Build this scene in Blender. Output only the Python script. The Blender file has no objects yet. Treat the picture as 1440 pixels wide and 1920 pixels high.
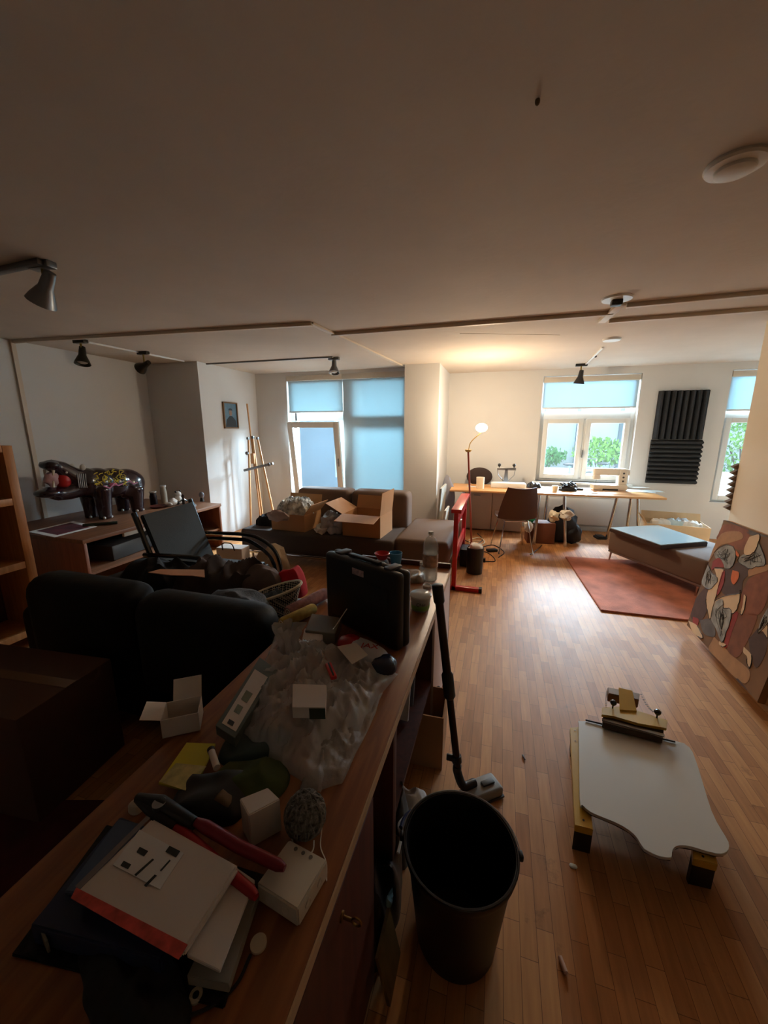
import bpy, bmesh, math, random
from mathutils import Vector, Matrix, Euler, noise
PI = math.pi
S = bpy.context.scene
COL = S.collection
# ---------------------------------------------------------------- camera
F, CX, CY, H = 720.0, 720.0, 960.0, 1.6
pt = math.atan(155/720); yw = math.atan(220/math.hypot(720, 155))
hd = Vector((-math.sin(yw), math.cos(yw), 0)); RT = Vector((math.cos(yw), math.sin(yw), 0)); UP = Vector((0, 0, 1))
FW = hd*math.cos(pt)-UP*math.sin(pt); UV = hd*math.sin(pt)+UP*math.cos(pt)
CAM = Vector((0, 0, H))
cd = bpy.data.cameras.new('camera'); cam = bpy.data.objects.new('camera', cd); COL.objects.link(cam)
cd.sensor_fit = 'HORIZONTAL'; cd.sensor_width = 36; cd.lens = 36*F/1440; cd.clip_start = 0.02; cd.clip_end = 200
m = Matrix((RT, UV, -FW)).transposed().to_4x4(); m.translation = CAM; cam.matrix_world = m
S.camera = cam
# ---------------------------------------------------------------- exposure, sky, daylight
S.view_settings.view_transform = 'Standard'; S.view_settings.look = 'None'
S.view_settings.gamma = 1.0; S.view_settings.use_curve_mapping = False
S.view_settings.exposure = 0.8
w = bpy.data.worlds.new('sky'); S.world = w; w.use_nodes = True
w.node_tree.nodes['Background'].inputs[0].default_value = (0.74, 0.90, 1.0, 1)
w.node_tree.nodes['Background'].inputs[1].default_value = 1.7
def area(name, loc, aim, sx, sy, power, col, spread=180):
    d = bpy.data.lights.new(name, 'AREA'); d.shape = 'RECTANGLE'; d.size = sx; d.size_y = sy; d.energy = power; d.color = col
    d.spread = math.radians(spread)
    o = bpy.data.objects.new(name, d); COL.objects.link(o); o.location = loc
    o.rotation_euler = (Vector(aim)-Vector(loc)).to_track_quat('-Z', 'Y').to_euler()
    return o
area('daylight_west', (-2.6, 8.3, 2.9), (-1.7, 2.6, 0.9), 2.8, 1.6, 1400, (0.66, 0.86, 1.0))
area('daylight_middle', (1.5, 9.4, 3.0), (0.7, 2.6, 0.7), 2.2, 1.3, 1250, (0.60, 0.82, 1.0))
area('daylight_east', (4.3, 9.4, 3.0), (2.0, 3.0, 0.7), 2.0, 1.5, 1400, (0.56, 0.80, 1.0))

# ---------------------------------------------------------------- points on real planes seen along a line of sight
def ray(px, py): return FW+RT*((px-CX)/F)-UV*((py-CY)/F)
def atz(px, py, z): d = ray(px, py); return CAM+d*((z-H)/d.z)
def aty(px, py, y): d = ray(px, py); return CAM+d*(y/d.y)
def atx(px, py, x): d = ray(px, py); return CAM+d*(x/d.x)
def atpl(px, py, o, n): d = ray(px, py); return CAM+d*((Vector(o)-CAM).dot(n)/d.dot(n))

# ---------------------------------------------------------------- materials
def lin(c):
    r = []
    for v in c:
        v /= 255.0
        r.append(v/12.92 if v <= .04045 else ((v+.055)/1.055)**2.4)
    return (*r, 1)
MC = {}
def M(key, col=(128, 128, 128), rough=.6, metal=0, var=.0, scale=8, bump=0, bscale=40, coat=0, emit=None, es=0, trans=0, alpha=None):
    if key in MC: return MC[key]
    mt = bpy.data.materials.new(key); mt.use_nodes = True; nt = mt.node_tree; b = nt.nodes['Principled BSDF']
    c = lin(col)
    b.inputs['Base Color'].default_value = c; b.inputs['Roughness'].default_value = rough; b.inputs['Metallic'].default_value = metal
    if coat: b.inputs['Coat Weight'].default_value = coat; b.inputs['Coat Roughness'].default_value = .1
    tc = nt.nodes.new('ShaderNodeTexCoord')
    if var:
        n = nt.nodes.new('ShaderNodeTexNoise'); n.inputs['Scale'].default_value = scale; n.inputs['Detail'].default_value = 5
        nt.links.new(tc.outputs['Object'], n.inputs['Vector'])
        r = nt.nodes.new('ShaderNodeValToRGB'); nt.links.new(n.outputs['Fac'], r.inputs['Fac'])
        r.color_ramp.elements[0].position = .3; r.color_ramp.elements[1].position = .7
        r.color_ramp.elements[0].color = (*[v*(1-var) for v in c[:3]], 1); r.color_ramp.elements[1].color = (*[min(1, v*(1+var)) for v in c[:3]], 1)
        nt.links.new(r.outputs['Color'], b.inputs['Base Color'])
    if bump:
        n = nt.nodes.new('ShaderNodeTexNoise'); n.inputs['Scale'].default_value = bscale; n.inputs['Detail'].default_value = 4
        nt.links.new(tc.outputs['Object'], n.inputs['Vector'])
        bp = nt.nodes.new('ShaderNodeBump'); bp.inputs['Strength'].default_value = bump; bp.inputs['Distance'].default_value = .01
        nt.links.new(n.outputs['Fac'], bp.inputs['Height']); nt.links.new(bp.outputs['Normal'], b.inputs['Normal'])
    if emit:
        b.inputs['Emission Color'].default_value = lin(emit); b.inputs['Emission Strength'].default_value = es
    if trans: b.inputs['Transmission Weight'].default_value = trans
    if alpha is not None:
        tr = nt.nodes.new('ShaderNodeBsdfTransparent'); mx = nt.nodes.new('ShaderNodeMixShader'); mx.inputs[0].default_value = alpha
        nt.links.new(tr.outputs[0], mx.inputs[1]); nt.links.new(b.outputs[0], mx.inputs[2])
        nt.links.new(mx.outputs[0], nt.nodes['Material Output'].inputs['Surface'])
    MC[key] = mt; return mt
def wood(key, c1, c2, rough=.4, axis=1, scale=3, stretch=12, coat=0):
    if key in MC: return MC[key]
    mt = M(key, c1, rough, coat=coat); nt = mt.node_tree; b = nt.nodes['Principled BSDF']
    tc = nt.nodes.new('ShaderNodeTexCoord'); mp = nt.nodes.new('ShaderNodeMapping'); s = [scale*stretch]*3; s[axis] = scale
    mp.inputs['Scale'].default_value = s; n = nt.nodes.new('ShaderNodeTexNoise'); n.inputs['Scale'].default_value = 1; n.inputs['Detail'].default_value = 6; n.inputs['Distortion'].default_value = .6
    nt.links.new(tc.outputs['Object'], mp.inputs[0]); nt.links.new(mp.outputs[0], n.inputs['Vector'])
    r = nt.nodes.new('ShaderNodeValToRGB'); r.color_ramp.elements[0].position = .35; r.color_ramp.elements[1].position = .65
    r.color_ramp.elements[0].color = lin(c1); r.color_ramp.elements[1].color = lin(c2)
    nt.links.new(n.outputs['Fac'], r.inputs[0]); nt.links.new(r.outputs[0], b.inputs['Base Color'])
    return mt
def parquet():
    mt = M('oak_parquet', (170, 120, 75), .3); nt = mt.node_tree; b = nt.nodes['Principled BSDF']; L = nt.links
    N = nt.nodes.new
    tc = N('ShaderNodeTexCoord'); mp = N('ShaderNodeMapping'); mp.inputs['Rotation'].default_value = (0, 0, PI/2)
    L.new(tc.outputs['Object'], mp.inputs[0])
    br = N('ShaderNodeTexBrick'); br.inputs['Scale'].default_value = 1
    br.inputs['Brick Width'].default_value = .24; br.inputs['Row Height'].default_value = .052; br.offset = .37; br.offset_frequency = 2
    br.inputs['Mortar Size'].default_value = .0009; br.inputs['Mortar Smooth'].default_value = .3; br.inputs['Bias'].default_value = -.1
    br.inputs['Color1'].default_value = lin((204, 144, 88)); br.inputs['Color2'].default_value = lin((170, 110, 60)); br.inputs['Mortar'].default_value = lin((110, 70, 40))
    L.new(mp.outputs[0], br.inputs[0])
    n = N('ShaderNodeTexNoise'); m2 = N('ShaderNodeMapping'); m2.inputs['Scale'].default_value = (60, 5, 1); L.new(tc.outputs['Object'], m2.inputs[0]); L.new(m2.outputs[0], n.inputs[0]); n.inputs['Scale'].default_value = 1; n.inputs['Detail'].default_value = 6
    mx = N('ShaderNodeMixRGB'); mx.blend_type = 'OVERLAY'; mx.inputs[0].default_value = .35; L.new(br.outputs[0], mx.inputs[1]); L.new(n.outputs['Fac'], mx.inputs[2])
    # scuffs and dark stains
    n2 = N('ShaderNodeTexNoise'); n2.inputs['Scale'].default_value = 6; n2.inputs['Detail'].default_value = 8; n2.inputs['Roughness'].default_value = .75; L.new(tc.outputs['Object'], n2.inputs[0])
    rr = N('ShaderNodeValToRGB'); rr.color_ramp.elements[0].position = .27; rr.color_ramp.elements[0].color = (.35, .3, .28, 1); rr.color_ramp.elements[1].position = .40; rr.color_ramp.elements[1].color = (1, 1, 1, 1)
    L.new(n2.outputs[0], rr.inputs[0]); m3 = N('ShaderNodeMixRGB'); m3.blend_type = 'MULTIPLY'; m3.inputs[0].default_value = .8; L.new(mx.outputs[0], m3.inputs[1]); L.new(rr.outputs[0], m3.inputs[2])
    L.new(m3.outputs[0], b.inputs['Base Color'])
    r2 = N('ShaderNodeMapRange'); r2.inputs['To Min'].default_value = .46; r2.inputs['To Max'].default_value = .66; b.inputs['Specular IOR Level'].default_value = .38; L.new(n2.outputs[0], r2.inputs[0]); L.new(r2.outputs[0], b.inputs['Roughness'])
    bp = N('ShaderNodeBump'); bp.inputs['Strength'].default_value = .25; bp.inputs['Distance'].default_value = .002; L.new(br.outputs['Fac'], bp.inputs['Height']); bp.invert = True; L.new(bp.outputs[0], b.inputs['Normal'])
    return mt
def blindmat():
    mt = bpy.data.materials.new('roller_blind_fabric'); mt.use_nodes = True; nt = mt.node_tree; nt.nodes.clear(); L = nt.links; N = nt.nodes.new
    o = N('ShaderNodeOutputMaterial'); d = N('ShaderNodeBsdfDiffuse'); d.inputs[0].default_value = lin((225, 222, 214)); t = N('ShaderNodeBsdfTranslucent'); t.inputs[0].default_value = lin((138, 158, 164))
    mx = N('ShaderNodeMixShader'); mx.inputs[0].default_value = .55; L.new(d.outputs[0], mx.inputs[1]); L.new(t.outputs[0], mx.inputs[2]); L.new(mx.outputs[0], o.inputs[0]); return mt
WALL = M('white_wall_paint', (212, 211, 209), .85, var=.03, scale=1.5, bump=.06, bscale=60)
CEIL = M('off_white_ceiling_paint', (200, 188, 175), .85, var=.05, scale=2.2, bump=.12, bscale=22)
TRK = M('beige_plastic_trunking', (205, 190, 170), .5)
WHITE = M('white_gloss_paint', (225, 226, 224), .35)
PARQ = parquet()
BLIND = blindmat()
GLASS = M('window_glass', (200, 220, 225), .03, alpha=.10)
BLEATH = M('black_leather', (17, 16, 16), .58, var=.2, scale=5, bump=.25, bscale=18)
BLK = M('black_plastic', (22, 22, 24), .45)
BLKG = M('black_gloss_lacquer', (16, 16, 18), .18, coat=.5)
CHROME = M('polished_chrome', (200, 200, 200), .12, 1)
STEEL = M('brushed_steel', (150, 150, 150), .35, 1)
CARD = M('brown_cardboard', (184, 134, 88), .8, var=.06, scale=4)
DCARD = M('dark_brown_cardboard', (92, 62, 48), .85, var=.1, scale=3)
ORWOOD = wood('orange_pine_wood', (176, 112, 58), (198, 134, 78), .45, axis=2)
DRWOOD = wood('dark_red_brown_wood', (74, 34, 24), (96, 46, 32), .5, axis=2)
DESKW = wood('worn_honey_wood', (128, 72, 36), (160, 98, 50), .38, axis=1)
TBROWN = wood('aged_brown_wood', (112, 72, 48), (136, 90, 60), .5, axis=1)
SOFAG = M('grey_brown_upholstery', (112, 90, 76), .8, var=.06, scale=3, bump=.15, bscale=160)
WPAP = M('white_paper', (222, 218, 212), .8, var=.03)
WCARD = M('white_coated_card', (220, 208, 196), .55, var=.04)
RED = M('red_enamel', (205, 28, 30), .35, coat=.3)
REDP = M('red_rubber_grip', (165, 16, 24), .45)
YEL = M('mustard_yellow_paint', (206, 160, 42), .4, var=.06, scale=10)
PINEW = wood('pale_pine_wood', (205, 150, 95), (222, 172, 118), .5, axis=2)
CLEARP = M('clear_plastic_film', (240, 238, 234), .14, alpha=.42, bump=.5, bscale=30)
CREAM = M('cream_plastic', (228, 214, 186), .5)
BLUE = M('blue_plastic', (70, 140, 175), .4)

# ---------------------------------------------------------------- mesh building
class MB:
    def __init__(s): s.bm = bmesh.new()
    def _x(s, vs, mat): bmesh.ops.transform(s.bm, matrix=mat, verts=vs)
    def box(s, c, d, rot=(0, 0, 0), bev=0, seg=2):
        r = bmesh.ops.create_cube(s.bm, size=1); vs = r['verts']
        s._x(vs, Matrix.LocRotScale(Vector(c), Euler(rot), Vector(d)))
        if bev:
            es = list({e for v in vs for e in v.link_edges})
            bmesh.ops.bevel(s.bm, geom=es, offset=min(bev, min(d)*.49), segments=seg, affect='EDGES', profile=.5)
        return s
    def bb(s, x0, x1, y0, y1, z0, z1, bev=0, seg=2): return s.box(((x0+x1)/2, (y0+y1)/2, (z0+z1)/2), (abs(x1-x0), abs(y1-y0), abs(z1-z0)), bev=bev, seg=seg)
    def ball(s, c, r, rot=(0, 0, 0), sub=3, amp=0, freq=5, seed=0):
        if not hasattr(r, '__len__'): r = (r, r, r)
        q = bmesh.ops.create_icosphere(s.bm, subdivisions=sub, radius=1); vs = q['verts']
        if amp:
            for v in vs:
                v.co *= 1+amp*noise.fractal(v.co*freq*.3+Vector((seed, seed*2.3, 1)), 1, 2, 3)
        s._x(vs, Matrix.LocRotScale(Vector(c), Euler(rot), Vector(r))); return s
    def tube(s, pts, r, n=8, closed=False):
        pts = [Vector(p) for p in pts]; k = len(pts); rs = r if hasattr(r, '__len__') else [r]*k
        rings = []; prev = None
        for i, p in enumerate(pts):
            if closed: t = pts[(i+1) % k]-pts[i-1]
            else: t = pts[min(i+1, k-1)]-pts[max(i-1, 0)]
            t.normalize()
            if prev is None:
                a = Vector((0, 0, 1)) if abs(t.z) < .9 else Vector((1, 0, 0)); u = t.cross(a).normalized()
            else:
                u = prev-t*prev.dot(t)
                u = u.normalized() if u.length > 1e-6 else t.orthogonal().normalized()
            prev = u; v = t.cross(u)
            rings.append([s.bm.verts.new(p+(u*math.cos(2*PI*j/n)+v*math.sin(2*PI*j/n))*rs[i]) for j in range(n)])
        for i in range(k if closed else k-1):
            A, B = rings[i], rings[(i+1) % k]
            for j in range(n): s.bm.faces.new((A[j], A[(j+1) % n], B[(j+1) % n], B[j]))
        if not closed: s.bm.faces.new(rings[0][::-1]); s.bm.faces.new(rings[-1])
        return s
    def lathe(s, prof, c=(0, 0, 0), n=28, rot=(0, 0, 0)):
        mt = Matrix.LocRotScale(Vector(c), Euler(rot), None); rings = []
        for r, z in prof:
            if r < 1e-5: rings.append([s.bm.verts.new(mt @ Vector((0, 0, z)))])
            else: rings.append([s.bm.verts.new(mt @ Vector((r*math.cos(2*PI*j/n), r*math.sin(2*PI*j/n), z))) for j in range(n)])
        for A, B in zip(rings, rings[1:]):
            for j in range(n):
                a, b = A[j % len(A)], A[(j+1) % len(A)]; c2, d = B[(j+1) % len(B)], B[j % len(B)]
                q = [a]
                for v in (b, c2, d):
                    if v not in q: q.append(v)
                if len(q) > 2: s.bm.faces.new(q)
        return s
    def prism(s, pts, vec, bev=0):
        vec = Vector(vec); A = [s.bm.verts.new(Vector(p)) for p in pts]; B = [s.bm.verts.new(Vector(p)+vec) for p in pts]; n = len(A)
        fs = [s.bm.faces.new(A[::-1]), s.bm.faces.new(B)]
        for i in range(n): s.bm.faces.new((A[i], A[(i+1) % n], B[(i+1) % n], B[i]))
        if bev:
            es = list({e for v in A+B for e in v.link_edges}); bmesh.ops.bevel(s.bm, geom=es, offset=bev, segments=2, affect='EDGES')
        return s
    def grid(s, fn, nu, nv, th=0):
        V = [[s.bm.verts.new(Vector(fn(i/nu, j/nv))) for j in range(nv+1)] for i in range(nu+1)]
        fs = []
        for i in range(nu):
            for j in range(nv): fs.append(s.bm.faces.new((V[i][j], V[i+1][j], V[i+1][j+1], V[i][j+1])))
        if th:
            bmesh.ops.recalc_face_normals(s.bm, faces=fs); bmesh.ops.solidify(s.bm, geom=fs, thickness=th)
        return s
    def heap(s, w, d, h, seed=1, n=30, f=9, c=(0, 0, 0), sharp=1.0):
        # crumpled pile standing on z=0, closed underneath
        def top(u, v):
            x, y = 2*u-1, 2*v-1; x, y = x*math.sqrt(1-y*y*.42)/2, y*math.sqrt(1-x*x*.42)/2; rr = max(abs(2*u-1), abs(2*v-1))
            e = max(0, 1-rr**2.6)**.55
            p = Vector((x*f*w*1.6+seed*3.1, y*f*d*1.6-seed*1.7, seed))
            k = 1-abs(noise.noise(p))*1.3*sharp; k2 = noise.noise(p*2.3)*.12
            z = h*e*max(.12, .45+.55*k+k2)
            o = noise.noise_vector(p*1.3)*.06*min(w, d)
            return (c[0]+x*w+o.x, c[1]+y*d+o.y, c[2]+z+.0005)
        s.grid(top, n, n)
        # close the underside: extrude the rim to a base face
        rim = [e for e in s.bm.edges if e.is_boundary]
        r = bmesh.ops.extrude_edge_only(s.bm, edges=rim)
        for v in [g for g in r['geom'] if isinstance(g, bmesh.types.BMVert)]: v.co.z = c[2]
        return s
    def obj(s, name, mat, parent=None, loc=None, smooth=True, ang=.7, recalc=True):
        if recalc: bmesh.ops.recalc_face_normals(s.bm, faces=s.bm.faces)
        me = bpy.data.meshes.new(name); s.bm.to_mesh(me); s.bm.free(); me.materials.append(mat)
        if smooth:
            for p in me.polygons: p.use_smooth = True
            me.set_sharp_from_angle(angle=ang)
        o = bpy.data.objects.new(name, me); COL.objects.link(o)
        if parent: o.parent = parent
        if loc is not None: o.location = loc
        return o
def thing(name, label, cat, loc=(0, 0, 0), rz=0, group=None, rot=None):
    o = bpy.data.objects.new(name, None); COL.objects.link(o); o.empty_display_size = .1
    o.location = loc; o.rotation_euler = rot if rot else (0, 0, rz); return tag(o, label, cat, group)
def tag(o, label, cat, group=None, kind=None):
    o['label'] = label; o['category'] = cat
    if group: o['group'] = group
    if kind: o['kind'] = kind
    return o
def struct(name, mb, mat, loc=None, label=None):
    o = mb.obj(name, mat, loc=loc, smooth=True); o['kind'] = 'structure'
    if label: o['label'] = label
    return o
def solo(name, label, cat, mb, mat, loc=(0, 0, 0), rz=0, group=None, rot=None):
    o = mb.obj(name, mat, loc=loc); o.rotation_euler = rot if rot else (0, 0, rz); return tag(o, label, cat, group)
def pxpoly(pxs, z):   # outline on a horizontal plane
    P = [atz(x, y, z) for x, y in pxs]; c = sum(P, Vector())/len(P); return [p-c for p in P], c
def flat(name, label, cat, pxs, z, th, mat, bev=0, group=None):
    # slab whose TOP outline is seen at pxs on height z
    P, c = pxpoly(pxs, z); b = MB().prism([Vector((p.x, p.y, 0)) for p in P], (0, 0, th), bev)
    return solo(name, label, cat, b, mat, (c.x, c.y, z-th), group=group)
def text(s, size, mat, parent, loc, rot, ext=.0006, name='lettering'):
    cu = bpy.data.curves.new('tmp', 'FONT'); cu.body = s; cu.size = size; cu.extrude = ext; cu.align_x = 'CENTER'; cu.align_y = 'CENTER'
    t = bpy.data.objects.new('tmp', cu); COL.objects.link(t); bpy.context.view_layer.update()
    me = bpy.data.meshes.new_from_object(t); bpy.data.objects.remove(t); me.materials.clear(); me.materials.append(mat)
    o = bpy.data.objects.new(name, me); COL.objects.link(o); o.parent = parent; o.location = loc; o.rotation_euler = rot; return o
def dup(root, loc=None, rz=None, label=None):
    c = root.copy(); COL.objects.link(c)
    if loc is not None: c.location = loc
    if rz is not None: c.rotation_euler = (0, 0, rz)
    if label: c['label'] = label
    for ch in root.children:
        d = ch.copy(); COL.objects.link(d); d.parent = c
        for g in ch.children: e = g.copy(); COL.objects.link(e); e.parent = d
    return c
def arc(c, r, a0, a1, n, ax=0, ay=1):
    out = []
    for i in range(n+1):
        a = a0+(a1-a0)*i/n; p = [c[0], c[1], c[2]]; p[ax] += r*math.cos(a); p[ay] += r*math.sin(a); out.append(tuple(p))
    return out
def smoothpath(pts, n=6):
    P = [Vector(p) for p in pts]; P = [P[0]*2-P[1]]+P+[P[-1]*2-P[-2]]; out = []
    for i in range(1, len(P)-2):
        for k in range(n):
            t = k/n; a, b, c, d = P[i-1:i+3]
            out.append(.5*((2*b)+(c-a)*t+(2*a-5*b+4*c-d)*t*t+(3*b-a-3*c+d)*t**3))
    out.append(P[-2]); return out
# ================================================================ ROOM
CH = 2.5
struct('floor', MB().bb(-5.1, 4.5, -2.2, 6.9, -.1, 0), PARQ)
struct('ceiling', MB().bb(-5.1, 4.5, -2.2, 6.9, CH, CH+.15), CEIL)
struct('wall_left', MB().bb(-5.1, -4.9, -2.2, 4.55, 0, CH), WALL)
struct('wall_left_recess', MB().bb(-5.1, -4.0, 4.55, 6.1, 0, CH), WALL)
struct('wall_back', MB().bb(-4.9, 3.4, -2.2, -2.0, 0, CH), WALL)
struct('wall_right', MB().bb(2.11, 4.5, -2.0, 4.32, 0, CH), M('cream_wall_paint', (222, 206, 180), .85, var=.02, scale=2))
struct('wall_right_far', MB().bb(4.3, 4.5, 4.6, 6.7, 0, CH), WALL)
def wallY(name, y0, y1, x0, x1, ops):
    b = MB(); x = x0
    for (a, c, z0, z1) in ops:
        b.bb(x, a, y0, y1, 0, CH); b.bb(a, c, y0, y1, 0, z0); b.bb(a, c, y0, y1, z1, CH); x = c
    b.bb(x, x1, y0, y1, 0, CH); return struct(name, b, WALL)
wallY('wall_front_left', 5.85, 6.1, -4.0, -1.36, [(-3.42, -1.38, .42, 2.44)])
wallY('wall_front_right', 6.7, 6.95, -.9, 4.3, [(.58, 1.92, .78, 2.40), (3.0, 4.2, .55, 2.40)])
struct('wall_pillar', MB().bb(-1.37, -.87, 5.62, 6.95, 0, CH), WALL)
# window 1, wide two-bay window on the left
def frame(b, x0, x1, y0, y1, z0, z1, t, tz=None):
    tz = tz or t
    b.bb(x0, x0+t, y0, y1, z0, z1, .004); b.bb(x1-t, x1, y0, y1, z0, z1, .004); b.bb(x0+t, x1-t, y0, y1, z0, z0+tz, .004); b.bb(x0+t, x1-t, y0, y1, z1-tz, z1, .004)
w1 = MB(); frame(w1, -3.42, -1.38, 5.97, 6.05, .42, 2.44, .10)
w1.bb(-2.48, -2.27, 5.97, 6.05, .49, 2.37, .004); w1.bb(-3.35, -2.46, 5.97, 6.05, 1.74, 1.90, .004); w1.bb(-2.30, -1.45, 5.97, 6.05, 1.68, 1.84, .004)
W1 = struct('window_1', w1, WHITE)
for nm, a in (('pane', (-3.35, -2.46, 6.0, 6.008, 1.9, 2.37)), ('pane', (-2.30, -1.45, 6.0, 6.008, 1.84, 2.37)), ('pane', (-2.30, -1.45, 6.0, 6.008, .49, 1.68))):
    MB().bb(*a).obj(nm, GLASS, W1)
cs = MB(); frame(cs, -.45, .45, -.03, .03, 0, 1.26, .09)
CS = cs.obj('casement', WHITE, W1, (-2.905, 5.90, .47)); CS.rotation_euler = (math.radians(8), 0, 0)
MB().bb(-.375, .375, -.004, .004, .075, 1.185).obj('pane', GLASS, CS)
hb = MB(); hb.bb(-.008, .008, -.05, -.03, .55, .68, .003); hb.bb(-.010, .010, -.06, -.03, .60, .625, .003)
hb.obj('casement_handle', STEEL, CS, (.41, 0, 0))
# window 2, middle
w2 = MB(); frame(w2, .58, 1.92, 6.80, 6.88, .78, 2.40, .06); w2.bb(.64, 1.86, 6.80, 6.88, 1.74, 1.87, .004)
w2.bb(1.20, 1.28, 6.78, 6.88, .84, 1.74, .004)
W2 = struct('window_2', w2, WHITE)
for x0, x1 in ((.64, 1.22), (1.26, 1.86)):
    c = MB(); frame(c, x0, x1, 6.76, 6.82, .82, 1.76, .07); c.obj('casement', WHITE, W2)
    MB().bb(x0+.07, x1-.07, 6.785, 6.793, .89, 1.69).obj('pane', GLASS, W2)
MB().bb(.64, 1.86, 6.83, 6.838, 1.87, 2.34).obj('pane', GLASS, W2)
MB().bb(1.235, 1.25, 6.72, 6.76, 1.16, 1.28, .004).obj('window_handle', STEEL, W2)
MB().bb(.54, 1.96, 6.62, 6.80, .745, .78, .006).obj('window_sill', WHITE, W2)
w3 = MB(); frame(w3, 3.0, 4.2, 6.80, 6.88, .55, 2.40, .06); w3.bb(3.06, 4.14, 6.8, 6.88, 1.74, 1.87, .004)
W3 = struct('window_3', w3, WHITE)
c = MB(); frame(c, 3.05, 3.62, 6.76, 6.82, .58, 1.76, .07); c.obj('casement', WHITE, W3)
c = MB(); frame(c, 3.58, 4.15, 6.76, 6.82, .58, 1.76, .07); c.obj('casement', WHITE, W3)
MB().bb(3.12, 3.55, 6.785, 6.793, .65, 1.69).obj('pane', GLASS, W3); MB().bb(3.65, 4.08, 6.785, 6.793, .65, 1.69).obj('pane', GLASS, W3)
MB().bb(3.06, 4.14, 6.83, 6.838, 1.87, 2.34).obj('pane', GLASS, W3)
def blind(label, x0, x1, y, z0, z1, tilt=0):
    t = thing('roller_blind', label, 'roller blind', ((x0+x1)/2, y, z0), rot=(0, tilt, 0)); w_ = (x1-x0)/2; h = z1-z0
    MB().bb(-w_, w_, -.001, .001, 0, h-.02).obj('blind_fabric', BLIND, t)
    MB().bb(-w_, w_, -.012, .012, -.018, .006, .004).obj('bottom_bar', WHITE, t)
    MB().bb(-w_-.01, w_+.01, -.045, .02, h-.05, h+.03, .006).obj('blind_box', M('blind_housing', (205, 196, 182), .6), t)
blind('half lowered roller blind above the tilted casement on the left', -3.40, -2.44, 5.88, 1.885, 2.415)
blind('fully lowered white roller blind beside the tilted casement', -2.43, -1.39, 5.88, .44, 2.415)
blind('short roller blind over the middle window behind the sewing table', .60, 1.90, 6.75, 1.93, 2.36)
blind('roller blind over the far right window half hidden by the cream wall', 3.02, 4.18, 6.75, 1.87, 2.36)
# trims: surface trunking
def duct(name, a, b, w_=.035, h=.03):
    a = Vector(a); b = Vector(b); d = b-a; mb = MB(); ang = math.atan2(d.y, d.x)
    mb.box((0, 0, 0), (d.length, w_, h), bev=.003); o = struct(name, mb, TRK, (a+b)/2-Vector((0, 0, h/2)), 'beige cable trunking'); o.rotation_euler = (0, 0, ang); return o
duct('trim_1', (-4.88, 2.97, CH), atz(585, 604, CH).to_tuple())
duct('trim_2', atz(583, 604, CH), (-1.42, 5.6, CH), .05, .02)
duct('trim_3', atz(622, 624, CH), atz(1150, 583, CH))
duct('trim_4', atz(1175, 569, CH), atz(1470, 541, CH))
duct('trim_5', atz(1142, 599, CH), atz(1480, 572, CH))
duct('trim_6', atz(1128, 600, CH), atz(1166, 566, CH), .06, .025)
struct('trim_7', MB().bb(-4.9, -4.875, 2.945, 2.985, .0, CH), TRK, label='vertical cable trunking on the left wall')
duct('trim_8', atz(862, 625, CH), atz(1050, 628, CH), .006, .003)
struct('baseboard_far', MB().bb(-.87, 2.9, 6.685, 6.7, 0, .07, .003), WHITE)
struct('baseboard_left', MB().bb(-4.0, -1.4, 5.835, 5.85, 0, .07, .003), WHITE)
# ---------------- outside
ASPH = M('grey_paving', (150, 150, 146), .9, var=.1)
struct('trim_ground_outside', MB().bb(-12, 14, 6.96, 22, -.25, -.05), ASPH, label='grey paved ground outside the windows')
t = thing('courtyard_building', 'pale grey facade with dark uprights seen through the middle window', 'building', (3, 16, -.05))
MB().bb(-20, 9, 0, .4, 0, 7).obj('facade', M('pale_facade', (186, 200, 206), .8), t)
for i, x in enumerate((-8, -6.3, -4.6, -2.8, -1.55, -.35, 1.05, 2.6, 4.2, 5.8)):
    MB().bb(x, x+.1, -.12, 0, 0, 6).obj('upright', M('slate_upright', (96, 110, 122), .6), t)
solo('garden_wall', 'low pale wall below the hedge outside the middle window', 'wall', MB().bb(-4, 10, -.1, .1, 0, .62, .02), M('pale_render', (205, 196, 182), .9, var=.05), (2, 11.5, -.05))
LEAF = M('leaf_green', (110, 160, 60), .6, var=.35, scale=9); LEAF2 = M('leaf_deep_green', (88, 150, 84), .6, var=.3, scale=9)
def bush(label, c, r, mat, n, seed):
    rnd = random.Random(seed); b = MB()
    for i in range(n):
        a = Vector((rnd.gauss(0, 1), rnd.gauss(0, 1), rnd.gauss(0, 1))).normalized()*rnd.uniform(.55, 1)
        p = Vector((a.x*r[0], a.y*r[1], a.z*r[2])); q = Euler((rnd.uniform(-3, 3),)*3)
        R = Euler((rnd.uniform(0, 6), rnd.uniform(0, 6), rnd.uniform(0, 6))).to_matrix(); s_ = rnd.uniform(.05, .09)
        vs = [b.bm.verts.new(p+R @ Vector(v)*s_) for v in ((-1, 0, 0), (0, .45, .1), (1, 0, 0), (0, -.45, .1))]; b.bm.faces.new(vs)
    t = thing('leafy_shrub', label, 'shrub', (c[0], c[1], -.05))
    b.obj('foliage', mat, t, (0, 0, c[2]), recalc=False)
    s2 = MB(); 
    for k in range(4): s2.tube(smoothpath([(0.05*k, 0, 0), (.1*(k-1.5), 0, c[2]*.5), (.25*(k-1.5), .05, c[2]+.1)]), [.02]*13, 6)
    s2.obj('stem', M('shrub_bark', (92, 70, 52), .8), t)
t = thing('neighbour_house', 'slate blue house wall seen through the tilted casement', 'building', (-5.5, 10.2, -.05))
MB().bb(-6, 4.6, 0, .4, 0, 6).obj('wall_face', M('slate_blue_render', (96, 116, 132), .8, var=.1, scale=1), t)
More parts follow.
